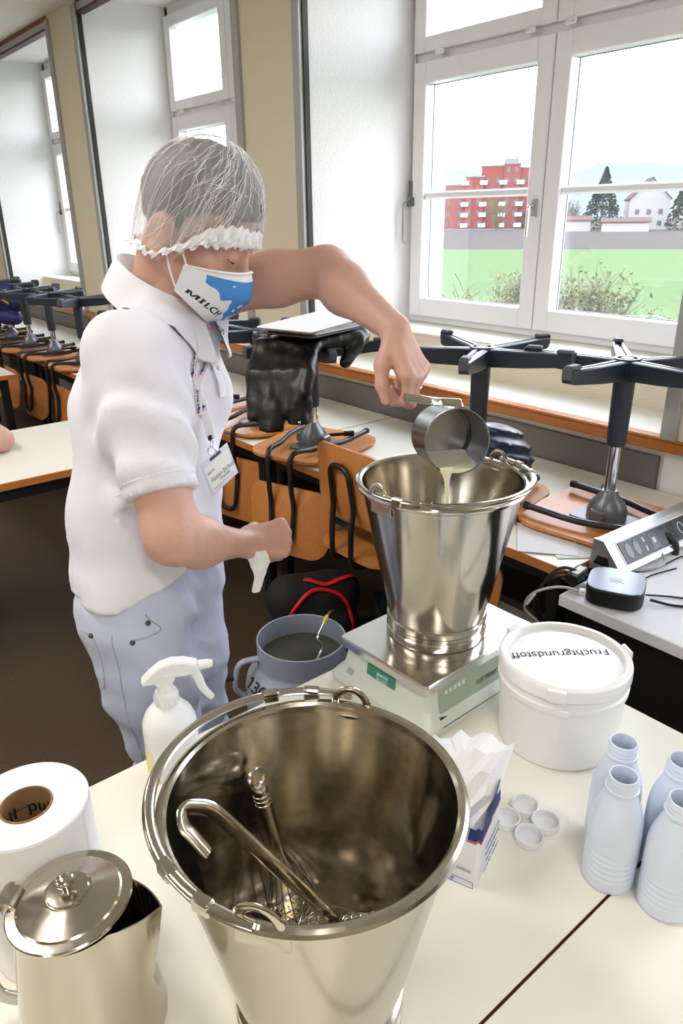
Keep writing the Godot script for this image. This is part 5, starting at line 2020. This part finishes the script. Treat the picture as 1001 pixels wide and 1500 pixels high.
	s.change(func(p: Vector3, v: float) -> float:
		var c := p - knR
		return v + .006 * jn.get_noise_3d(p.x * 1.2, p.y * 1.6 + p.x, p.z * 1.2) + .0050 * sin(c.y * 62.0 + c.x * 30.0 + 3.0 * jn.get_noise_3d(p.x, p.y, p.z)) * smoothstep(.30, .05, absf(c.y - .05)))
	s.cut(func(p: Vector3) -> float: return maxf(p.y - 1.005, .07 - p.y))
	b = MB.new(); s.mesh_into(b)
	var jeans := obj("jeans", b, denim, t, 60, true)
	var stitch := mat("stitching", Color(.62, .65, .74), .9)
	var seam := func(called: String, a: Array, m: Material, r: float) -> void:
		var pp := PackedVector3Array()
		for p in curve(a, 6): pp.append(s.hit(p + RT * .16, -RT, .0004))
		var bb := MB.new()
		bb.tube(pp, r, 5)
		obj(called, bb, m, jeans, 70, true)
	seam.call("front_pocket_edge", [V(.575, .962, -1.195), V(.555, .927, -1.159), V(.52, .918, -1.155), V(.482, .920, -1.157)], stitch, .0016)
	seam.call("back_pocket_seam", [V(.450, .920, -1.265), V(.455, .915, -1.225), V(.449, .85, -1.218), V(.449, .805, -1.225), V(.446, .79, -1.24), V(.446, .785, -1.255)], stitch, .0012)
	seam.call("side_seam", [V(.47, .93, -1.185), V(.455, .80, -1.18), V(.46, .65, -1.185), V(.475, .5, -1.19)], stitch, .0012)
	for q in [V(.478, .914, -1.150), V(.455, .920, -1.232), V(.545, .945, -1.17)]:
		b = MB.new()
		b.ball(s.hit(q + RT * .16, -RT, .001), V(.0052, .0052, .0052), 6)
		obj("rivet", b, mat("rivet_metal", Color(.35, .33, .30), .3, .8) if not M.has("rivet_metal") else M.rivet_metal, jeans, 60, true)
	# ---- shoes
	for a in [anR, anL]:
		s = SDF.new(a + V(-.14, -.10, -.12), a + V(.22, .08, .26), .009, 110)
		s.bone(a - V(0, .02, 0), a - F * .03 - V(0, .055, 0), .045, .034)
		s.bone(a - V(0, .03, 0), a + F * .15 - V(0, .055, 0), .044, .034)
		s.close()
		s.cut(func(p: Vector3) -> float: return .003 - p.y)
		b = MB.new(); s.mesh_into(b)
		obj("shoe", b, M.white_plastic, t, 60, true)
	# ---- ring on the left ring finger
	b = MB.new()
	var k0: Vector3 = tips[2][0]; var k1: Vector3 = tips[2][1]
	var ax := (k1 - k0).normalized()
	var rx := ax.cross(nd).normalized()
	b.tube(ring(k0.lerp(k1, .55), .0098, 24, rx, ax.cross(rx)), .0014, 6, false, true)
	obj("finger_ring", b, M.chrome, t, 70, true)
	pour(tips)
	# ---- tissue in the right hand
	var tt := thing("paper_tissue", "crumpled white tissue hanging from the standing man's lower hand", "tissue", V(.655, .96, -1.06))
	b = MB.new()
	var rg := RandomNumberGenerator.new(); rg.seed = 4
	var rows := []
	for r in 8:
		var f := float(r) / 7
		var row := PackedVector3Array()
		for k in 26:
			var g := TAU * k / 14
			var wd := .016 - .012 * pow(f, 2.5) + .004 * sin(f * 7.0)
			row.append(V(.664 - f * .016 + .010 * sin(f * 3.0), 1.036 - f * .078, -1.068 + f * .012) + V(.77, 0, .64) * cos(g) * (wd + rg.randf_range(-.003, .003)) + V(-.64, 0, .77) * sin(g) * (.005 + rg.randf_range(-.003, .002)))
		rows.append(row)
	b.loft(rows, true)
	obj("tissue_sheet", b, M.paper, tt, 20, true)

func hair_net(t: Node3D, HT: Transform3D) -> void:
	var film := mat("net_film", Color(.96, .96, .97, .27), .9)
	film.transparency = BaseMaterial3D.TRANSPARENCY_ALPHA
	var white := mat("net_white", Color(.97, .97, .98), .9)
	var nz := noise(30.0, 3, 17)
	# point on the net: a round the head (0 at the face), v from the band (0) to the crown (1)
	var net := func(a: float, v: float, lift: float) -> Vector3:
		var e := v * PI / 2
		var sa := sin(a); var ca := cos(a)
		var rf := .117 if ca > 0 else .121
		var bx := .087 + .017 * exp(-pow((absf(wrapf(a, -PI, PI)) - 1.85) / .38, 2))
		var band := V(sa * bx, .043 * ca - .010 - .020 * exp(-pow((absf(wrapf(a, -PI, PI)) - 1.7) / .4, 2)), ca * (.104 if ca > 0 else .094) - .004)
		var el := V(sa * (.101 + .012 * exp(-pow((absf(wrapf(a, -PI, PI)) - 1.85) / .5, 2))) * cos(e), .040 + .128 * sin(e), ca * rf * cos(e) - .002)
		var bulge := el + V(0, -.03 * pow(1.0 - v, 3), 0)
		var p := band.lerp(bulge, smoothstep(0.0, .30, v))
		var d := (p - V(0, .03, -.005)).normalized()
		return p + d * (.0062 * nz.get_noise_3d(a * .22, v * .09 + a * .05, .5) * smoothstep(.0, .2, v) * smoothstep(1.0, .85, v) + lift)
	var rows := []
	for j in 41:
		var row := PackedVector3Array()
		for i in 160: row.append(HT * net.call(TAU * i / 160, float(j) / 40.0 * .995, 0.0))
		rows.append(row)
	var b := MB.new()
	b.loft(rows, true, false, true)
	obj("net_film", b, film, t, 75, true)
	# gathered folds, finest at the crown
	b = MB.new()
	var rg := RandomNumberGenerator.new(); rg.seed = 77
	for k in 120:
		var a := rg.randf() * TAU
		if k % 3 == 0: a = -1.25 + rg.randf_range(-.35, .45)
		var drift := rg.randf_range(-.2, .9) if a > PI or a < 0 else rg.randf_range(-.9, .2)
		var v1 := rg.randf_range(.35, .98)
		var v0 := rg.randf_range(0.0, .15) if k % 4 else rg.randf_range(.2, .5)
		var path := PackedVector3Array()
		var ph := rg.randf() * 6.0
		for i in 19:
			var f := float(i) / 18
			path.append(HT * net.call(a + drift * f + .04 * sin(f * 8.0 + ph) + .012 * sin(f * 21.0 + ph * 2.0), lerpf(v0, v1, f), .0008))
		b.tube(path, rg.randf_range(.0002, .0005), 4, false)
	var th := obj("net_folds", b, white, t, 80, true)
	th.set_meta("kind", "stuff")
	# ruffled elastic band, deep and white over the forehead
	rows = []
	for j in 9:
		var row := PackedVector3Array()
		var f := float(j) / 8
		for i in 220:
			var a := TAU * i / 220
			var deep := .035 + .18 * smoothstep(-.2, .8, cos(a))
			var v := f * deep
			var ruff := .0040 * sin(i * 1.13 + j * .9) + .0035 * sin(i * .77 + j * 1.9) + .0035 * rg.randf_range(-1, 1)
			row.append(HT * (net.call(a, v, .0035 + ruff * sin(PI * clampf(f * 1.1, 0, 1)) + .004 * sin(PI * f)) - V(0, .004 * (1.0 - f) + .0030 * sin(i * 1.1) + .002 * sin(i * .37), 0)))
		rows.append(row)
	b = MB.new()
	b.loft(rows, true, false, false)
	obj("net_band", b, white, t, 25, true)

func face_mask(t: Node3D, HT: Transform3D) -> void:
	# print: a splash of milk over light blue
	var im := Image.create(512, 256, false, Image.FORMAT_RGB8)
	for y in 256:
		for x in 512:
			var s := (x + .5) / 256.0 - 1.0
			var v := (y + .5) / 256.0
			var c := Color(.94, .95, .98)
			var lower := .36 + .46 * smoothstep(-.80, -.15, s) + .07 * sin(s * 17.0) + .04 * sin(s * 31.0 + 1.0)
			if v > .13 and v < lower and s > -.82 and s < .9: c = Color(.30, .58, .88)
			for d in [[-.20, .52, .045], [-.27, .63, .026], [-.50, .22, .018], [.2, .45, .04]]:
				if Vector2((s - d[0]) * .8, v - d[1]).length() < d[2]: c = Color(.92, .95, .98)
			if v < .10: c = Color(.96, .96, .98)
			im.set_pixel(x, y, c)
	var m := mat("mask_print", Color.WHITE, .85)
	m.albedo_texture = ImageTexture.create_from_image(im)
	var surf := func(s: float, v: float, lift: float) -> Vector3:
		var fc: float
		var k := [[0.0, .121], [.22, .134], [.42, .140], [.62, .130], [.82, .116], [1.0, .088]]
		for i in 5:
			if v >= k[i][0] and v <= k[i + 1][0] + .0001: fc = lerpf(k[i][1], k[i + 1][1], smoothstep(0, 1, (v - k[i][0]) / (k[i + 1][0] - k[i][0])))
		var a := absf(s)
		var top := -.008 - .030 * a * a
		var bot := -.128 + .040 * pow(a, 1.5)
		var z := lerpf(fc, .028, pow(a, 2.5))
		var x := .074 * pow(a, .85) * signf(s)
		return HT * (V(x, lerpf(top, bot, v), z) + V(s * .6, -.05, .8).normalized() * lift)
	var b := MB.new()
	for lay in 2:
		var rows := []
		for j in 25:
			var row := PackedVector3Array()
			for i in 49: row.append(surf.call(float(i) / 24 - 1.0, float(j) / 24, .0 if lay == 0 else -.0015))
			rows.append(row)
		b.loft(rows, false)
	var mk := obj("face_mask", b, m, t, 75, true)
	b = MB.new()
	var edge := PackedVector3Array()
	for i in 41: edge.append(surf.call(float(i) / 20 - 1.0, .02, .001))
	b.tube(edge, .0022, 6)
	obj("mask_binding", b, M.net_white, mk, 70, true)
	b = MB.new()
	b.text("MILCH", .0135, func(p: Vector3) -> Vector3: return surf.call(-.66 + p.x / .105 + p.y * .6, .78 + p.x * 1.1 - p.y / .105, .0006 + p.z), .0002, "Droid Sans", true)
	obj("lettering", b, M.ink, mk, 38, true)
	for q in [-1, 1]:
		for w in [[.03, V(q * .082, .006, .006)], [.92, V(q * .083, -.030, -.008)]]:
			b = MB.new()
			var a: Vector3 = surf.call(q * .985, w[0], .001)
			var e: Vector3 = HT * w[1]
			b.tube(curve([a, a.lerp(e, .5) + (HT.basis * V(q * .006, 0, 0)), e], 6), .0017, 6)
			obj("ear_loop", b, M.net_white, mk, 70, true)

func collar_and_placket(t: Node3D, shirt: Node3D, s: SDF, nb: Vector3, cotton: Material) -> void:
	# round the neck: a from the front right, over the back, to the front left
	var rows := [[], [], [], [], [], []]
	var at := func(a: float, rx: float, rz: float, dy: float) -> Vector3:
		var f := -cos(a) * rz
		return nb + RT * (-sin(a) * rx) + F * f + V(0, .008 - .54 * f + dy, 0)
	for i in 61:
		var a := deg_to_rad(-166.0 + 332.0 * i / 60)
		var fr := smoothstep(1.2, 2.9, absf(a))
		var seg := [[.062, .068, -.030], [.066, .072, .012], [.072, .079, .017], [.082, .089, .002], [.098 + .006 * fr, .104 + .004 * fr, -.030 - .010 * fr], [.106 + .012 * fr, .114 + .006 * fr, -.052 - .018 * fr]]
		for j in 6: rows[j].append(at.call(a, seg[j][0], seg[j][1], seg[j][2]))
	# the leaf lies on the shirt
	for j in range(3, 6):
		for i in 61:
			var p: Vector3 = rows[j][i]
			var d := p - nb
			d.y = 0
			for k in 26:
				if s.at(p) > .0045: break
				p += d.normalized() * .0025 + V(0, .0018, 0)
			rows[j][i] = p
	var b := MB.new()
	var rr := []
	for r in rows: rr.append(pts(r))
	b.loft(rr, false)
	var inner := []
	for j in range(2, 6):
		var r := PackedVector3Array()
		for i in 61:
			var p: Vector3 = rows[j][i]
			var d := (p - nb); d.y = 0
			r.append(p - d.normalized() * .0035 - V(0, .002, 0))
		inner.append(r)
	b.loft(inner, false)
	obj("collar", b, cotton, t, 70, true)
	# placket with buttons down the chest
	b = MB.new()
	var path := PackedVector3Array()
	var base := nb + F * .085 - V(0, .045, 0)
	for k in 12: path.append(s.hit(base + F * .10 + V(0, -.0135 * k, 0) + RT * .004, -F, .0015))
	b.tube(path, .0155, 8, true, false, .12, F)
	obj("placket", b, cotton, shirt, 40, true)
	for k in 2:
		b = MB.new()
		b.ball(s.hit(base + F * .10 + V(0, -.035 - .06 * k, 0), -F, .004), V(.0055, .0055, .0022), 6, Basis(RT, Vector3.UP, F))
		obj("button", b, M.white_plastic, shirt, 60, true)
	# collar print
	badge_logo(t, nb + RT * .034 + F * .113 + V(0, -.058, 0), (F + RT * .55 + V(0, .35, 0)).normalized(), .006)
	var X := (-RT * .8 + F * .15 + V(0, -.5, 0)).normalized()
	var N := (F + RT * .5 + V(0, .35, 0)).normalized()
	var Y := N.cross(X)
	b = MB.new()
	b.text("BZWS", .010, func(p: Vector3) -> Vector3: return nb + RT * .012 + F * .1145 + V(0, -.066, 0) + X * p.x + Y * p.y + N * (.002 + p.z), .0002, "Droid Sans", true)
	obj("collar_lettering", b, M.ink, t, 38, true)

# round red and blue swirl printed on the strap
func badge_logo(t: Node3D, at: Vector3, n: Vector3, r: float) -> void:
	var x := n.cross(Vector3.UP).normalized()
	var y := x.cross(n)
	for k in 2:
		var poly := PackedVector2Array()
		for i in 13: poly.append(Vector2(cos(PI * i / 12 + PI * k), sin(PI * i / 12 + PI * k)) * r)
		for i in range(1, 7): poly.append(Vector2(-1 + 1.0 * (1 - cos(PI * i / 6)) / 2, .5 * sin(PI * i / 6) * (1)).rotated(PI * k) * r)
		var b := MB.new()
		b.slab(poly, 0, .0006, .0001, Transform3D(Basis(x, n, -y), at + n * .0015))
		obj("logo", b, M.red if k == 0 else M.blue, t, 38, true)

func lanyard(t: Node3D, s: SDF, nb: Vector3, che: Vector3) -> void:
	var strapm := mat("strap", Color(.95, .95, .97), .6)
	var ends := [[V(.640, 1.44, -1.262), V(.620, 1.385, -1.22), V(.607, 1.335, -1.16), V(.612, 1.298, -1.12)], [V(.690, 1.42, -1.280), V(.680, 1.375, -1.235), V(.664, 1.33, -1.165), V(.640, 1.295, -1.118)]]
	var last := []
	for q in ends:
		var path := PackedVector3Array()
		for p in curve(q, 6): path.append(s.hit(p + F * .14, -F, .003))
		var b := MB.new()
		b.tube(path, .0072, 8, true, false, .12, RT)
		obj("lanyard_strap", b, strapm, t, 50, true)
		last.append(path)
		for k in [9, 17]:
			badge_logo(t, path[k], (F + RT * .35).normalized(), .0062)
			var X := (path[k - 3] - path[k]).normalized()
			var N := (F + RT * .35).normalized()
			var Y := N.cross(X).normalized()
			b = MB.new()
			b.text("BZWS", .010, func(p: Vector3) -> Vector3: return path[k] + X * (p.x + .022) + Y * p.y + N * (.0022 + p.z), .0002, "Droid Sans", true)
			obj("strap_lettering", b, M.ink, t, 38, true)
	var a: Vector3 = last[0][last[0].size() - 1]
	var c: Vector3 = last[1][last[1].size() - 1]
	var b := MB.new()
	b.tube(pts([a, a.lerp(c, .5) + F * .002, c]), .0075, 8, true, false, .12, RT)
	obj("lanyard_join", b, strapm, t, 50, true)
	var top := a.lerp(c, .55) + F * .004
	var low := top + V(-.002, -.045, 0) + F * .012
	b = MB.new()
	b.tube(pts([top, top.lerp(low, .5) + F * .002, low]), .0085, 8, true, false, .12, RT)
	obj("lanyard_tail", b, strapm, t, 50, true)
	b = MB.new()
	b.box(low + V(0, .002, 0), V(.016, .010, .006), .002, Basis(RT, Vector3.UP, F)); obj("crimp", b, M.black, t, 38, true)
	b = MB.new()
	b.tube(ring(low - V(0, .010, 0), .006, 14, RT, Vector3.UP), .0012, 6, false, true); obj("swivel", b, M.chrome, t, 60, true)
	b = MB.new()
	b.tube(ring(low - V(0, .024, 0), .008, 16, F, Vector3.UP), .0014, 6, false, true); obj("split_ring", b, M.chrome, t, 60, true)
	# the name card
	var X := V(.90, .22, -.40).normalized()
	var N := (V(.42, .18, .90)).normalized(); N = (N - X * N.dot(X)).normalized()
	var Y := N.cross(X)
	var c0 := low - V(0, .030, 0) - Y * .030 + F * .004
	var B := Basis(X, Y, N)
	b = MB.new(); b.box(c0, V(.086, .064, .0022), .0006, B)
	var card := obj("name_card", b, mat("card_sleeve", Color(.86, .88, .95), .2), t, 38, true)
	b = MB.new(); b.box(c0 - Y * .003, V(.078, .050, .0030), .0004, B); obj("card_paper", b, M.paper, card, 38, true)
	b = MB.new(); b.box(c0 + Y * .0275, V(.034, .006, .0034), .0004, B); obj("card_clip", b, M.slate, card, 38, true)
	var line := func(txt: String, h: float, x: float, y: float, m: Material) -> void:
		var q := MB.new()
		q.text(txt, h, func(p: Vector3) -> Vector3: return c0 + X * (p.x + x) + Y * (p.y + y) + N * (.0016 + p.z), .0002)
		obj("card_lettering", q, m, card, 38, true)
	line.call("Florian Bichsel", .0085, .004, -.007, M.ink)
	line.call("Lernender", .0055, .006, -.0155, M.ink)
	line.call("MILCH", .005, -.026, .008, M.ink)
	line.call("Berufsbildung Milchtechnologie", .0035, .0, -.0235, M.rail_grey)

# ---- the milk pot in the left hand, and the milk
func pour(tips: Array) -> void:
	var lip := V(.934, 1.252, -.818)      # middle of the mouth
	var ax := V(-.52, .16, .84).normalized()   # out of the mouth
	var up := V(0, 1, 0); up = (up - ax * up.dot(ax)).normalized()
	var sd := up.cross(ax)
	var R := .0580
	var L := .115
	var t := thing("milk_pot", "small steel pot tipped over the tall bucket, held by its strap handle", "pot", lip - ax * L)
	var T := Transform3D(Basis(sd, ax, -up) if Basis(sd, ax, -up).determinant() > 0 else Basis(-sd, ax, -up), lip - ax * L)
	var b := MB.new()
	b.lathe([Vector2(0, 0), Vector2(R - .006, 0), Vector2(R - .001, .003), Vector2(R, .008), Vector2(R, L - .003), Vector2(R + .001, L - .0005), Vector2(R, L), Vector2(R - .0015, L), Vector2(R - .0018, .009), Vector2(R - .007, .0025), Vector2(0, .0022)], 72, T)
	obj("pot_body", b, mat("pot_steel", Color(.60, .61, .62), .26, 1.0), t, 30, true)
	b = MB.new()
	var root := lip + up * (R + .002) + sd * .0 - ax * .004
	var grip: Vector3 = tips[0][1].lerp(tips[1][1], .5)
	b.tube(bent([lip + up * (R - .012) - ax * .018 + up * .016, root + up * .006 + sd * .012, root + up * .010 - sd * .03, V(.890, 1.327, -.842), V(.848, 1.336, -.866)], .012, 5), .0085, 10, true, false, .35, ax)
	obj("strap_handle", b, M.steel, t, 60, true)
	# milk inside: a level surface cut by the round wall
	var milk := mat("milk", Color(.96, .94, .82), .25)
	milk.subsurf_scatter_enabled = true
	milk.subsurf_scatter_strength = .05
	var pour_pt := lip - up * (R * .93) - sd * (R * .33)
	var level := pour_pt.y + .005
	var rows := []
	for j in 15:
		var f := float(j) / 14
		var c := lip - ax * (f * (L - .003)) + ax * .0015
		# height of the level over the axis at this station, and half the chord there
		var h := (level - c.y) / up.y
		h = clampf(h, -(R - .0021), R - .0021)
		var half := sqrt(maxf(0.0, pow(R - .002, 2) - h * h))
		var row := PackedVector3Array()
		for i in 17:
			var x := lerpf(-half, half, i / 16.0)
			row.append(c + up * h + sd * x)
		for i in range(1, 16):
			var x := lerpf(half, -half, i / 16.0)
			row.append(c - up * sqrt(maxf(0.0, pow(R - .002, 2) - x * x)) + sd * x)
		rows.append(row)
	b = MB.new()
	b.loft(rows, true)
	var mt := thing("milk", "cream coloured milk in the tipped pot, running over its lip into the bucket", "milk", pour_pt)
	obj("milk_pool", b, milk, mt, 60, true)
	# the stream
	b = MB.new()
	var path := PackedVector3Array(); var rad := PackedFloat32Array()
	var p0 := pour_pt + V(0, .004, 0) - ax * .006
	for k in 26:
		var s := float(k) / 25
		path.append(p0 + ax * (.010 + .018 * s) * V(1, 0, 1) * smoothstep(0.0, .5, s + .12) + V(0, .004 - .235 * pow(s, 1.6) - .02 * s, 0))
		rad.append(lerpf(.014, .0040, smoothstep(0.0, .25, s)) - .0012 * s)
	b.tube(path, rad, 14, true, false, .45, ax)
	obj("milk_stream", b, milk, mt, 70, true)
	var bt := thing("milk_puddle", "milk collecting in the bottom of the tall bucket", "milk", V(.945, .874, -.860))
	b = MB.new()
	b.lathe([Vector2(0, .0005), Vector2(.082, .0005), Vector2(.0905, .0145), Vector2(.0985, .05), Vector2(0, .05)], 48)
	obj("milk_level", b, milk, bt)

func seated_person() -> void:
	var t := thing("person", "seated person at the left edge, only a white sleeve, forearm and jeans showing", "person", V(.36, 0, -3.6))
	var f := V(.25, 0, .97)
	var l := V(.97, 0, -.25)
	var pel := V(.36, .56, -3.60); var che := V(.38, .92, -3.55); var nb := V(.385, 1.10, -3.54); var hd := V(.40, 1.26, -3.48)
	var s := SDF.new(V(-.10, .02, -3.85), V(.95, 1.42, -2.72), .016, 75)
	var shL := nb + l * .19 - V(0, .04, 0); var shR := nb - l * .19 - V(0, .04, 0)
	var elL := V(.735, .80, -3.06); var elR := V(.16, .80, -3.18)
	var haL := V(.50, .785, -2.93); var haR := V(.36, .785, -2.98)
	var knL := V(.61, .50, -3.16); var knR := V(.34, .50, -3.12)
	for q in [-.07, .07]:
		s.bone(pel + l * q, che + l * q, .09, .09); s.bone(che + l * q, nb + l * q * .5, .09, .06)
	s.bone(nb, hd - V(0, .05, 0), .055, .05)
	s.egg(hd, V(.078, .115, .098), Basis(l, Vector3.UP, f)); s.bone(hd + f * .09, hd + f * .105 - V(0, .03, 0), .012, .014); s.bone(hd + f * .05 - V(0, .07, 0), hd + f * .06 - V(0, .09, 0), .035, .03)
	for q in [[shL, elL, haL], [shR, elR, haR]]:
		s.bone(q[0], q[1], .05, .042); s.bone(q[1], q[2], .040, .027)
		var e: Vector3 = (q[2] - q[1]).normalized()
		for k in 4: s.bone(q[2] + e * .02 + V(0, 0, .012 * (k - 1.5)), q[2] + e * (.11 - .008 * absf(k - 1.5)) + V(0, -.012, .016 * (k - 1.5)), .014, .009)
		s.bone(q[2] + e * .02, q[2] + e * .06 + V(0, 0, .045), .014, .010)
	for q in [[pel + l * .09, knL, V(.52, .08, -3.22)], [pel - l * .09, knR, V(.38, .08, -3.10)]]:
		s.bone(q[0], q[1], .075, .055); s.bone(q[1], q[2], .05, .04); s.bone(q[2], q[2] + f * .12 - V(0, .04, 0), .04, .03)
	s.close()
	var b := MB.new(); s.mesh_into(b)
	obj("body", b, M.skin, t, 75, true)
	s = SDF.new(V(-.10, .45, -3.85), V(.95, 1.2, -2.9), .016, 75)
	for q in [-.07, .07]:
		s.bone(pel + l * q, che + l * q, .105, .105); s.bone(che + l * q, nb + l * q * .6 - V(0, .03, 0), .105, .07)
	s.bone(shL, shL.lerp(elL, .70), .066, .060); s.bone(shR, shR.lerp(elR, .70), .066, .060)
	s.close()
	s.cut(func(p: Vector3) -> float: return maxf(.56 - p.y, (p - nb).y + .4 * (p - nb).dot(f) - .01 if (p - nb).length() < .13 else -1.0))
	b = MB.new(); s.mesh_into(b); obj("shirt", b, M.cotton, t, 70, true)
	s = SDF.new(V(-.10, .05, -3.85), V(.95, .75, -2.9), .016, 75)
	s.bone(pel - l * .07, pel + l * .07, .11, .11)
	for q in [[pel + l * .09, knL, V(.52, .10, -3.22)], [pel - l * .09, knR, V(.38, .10, -3.10)]]:
		s.bone(q[0], q[1], .092, .074); s.bone(q[1], q[2], .072, .062)
	s.close()
	s.change(func(p: Vector3, v: float) -> float: return v + .006 * sin(p.y * 50.0 + p.x * 24.0))
	s.cut(func(p: Vector3) -> float: return maxf(p.y - .64, .07 - p.y))
	b = MB.new(); s.mesh_into(b); obj("jeans", b, M.pale_jeans, t, 70, true)
	for a in [V(.52, .08, -3.22), V(.38, .08, -3.10)]:
		s = SDF.new(a + V(-.14, -.10, -.12), a + V(.22, .08, .26), .011, 110)
		s.bone(a - V(0, .02, 0), a - f * .03 - V(0, .04, 0), .045, .036)
		s.bone(a - V(0, .03, 0), a + f * .15 - V(0, .04, 0), .046, .036)
		s.close()
		s.cut(func(p: Vector3) -> float: return .003 - p.y)
		b = MB.new(); s.mesh_into(b)
		obj("shoe", b, M.black, t, 60, true)
	s = SDF.new(hd - V(.16, .16, .16), hd + V(.16, .18, .16), .012, 110)
	s.egg(hd + V(0, .02, 0) - f * .012, V(.086, .115, .104), Basis(l, Vector3.UP, f)); s.close()
	s.cut(func(p: Vector3) -> float: return .03 + .9 * (p - hd).dot(f) - (p - hd).y)
	b = MB.new(); s.mesh_into(b); obj("hair", b, M.hair, t, 70, true)
	for q in [-1, 1]:
		b = MB.new(); b.ball(hd + l * (.032 * q) + f * .086 + V(0, .005, 0), V(.012, .006, .010), 6, Basis(l, Vector3.UP, f)); obj("eye", b, M.hair, t, 60, true)
		b = MB.new(); b.tube(pts([hd + l * (.016 * q) + f * .098 + V(0, .026, 0), hd + l * (.048 * q) + f * .080 + V(0, .024, 0)]), .0035, 5); obj("eyebrow", b, M.hair, t, 60, true)
	b = MB.new(); b.ball(hd + f * .088 - V(0, .062, 0), V(.024, .006, .010), 6, Basis(l, Vector3.UP, f)); obj("mouth", b, M.skin, t, 60, true)
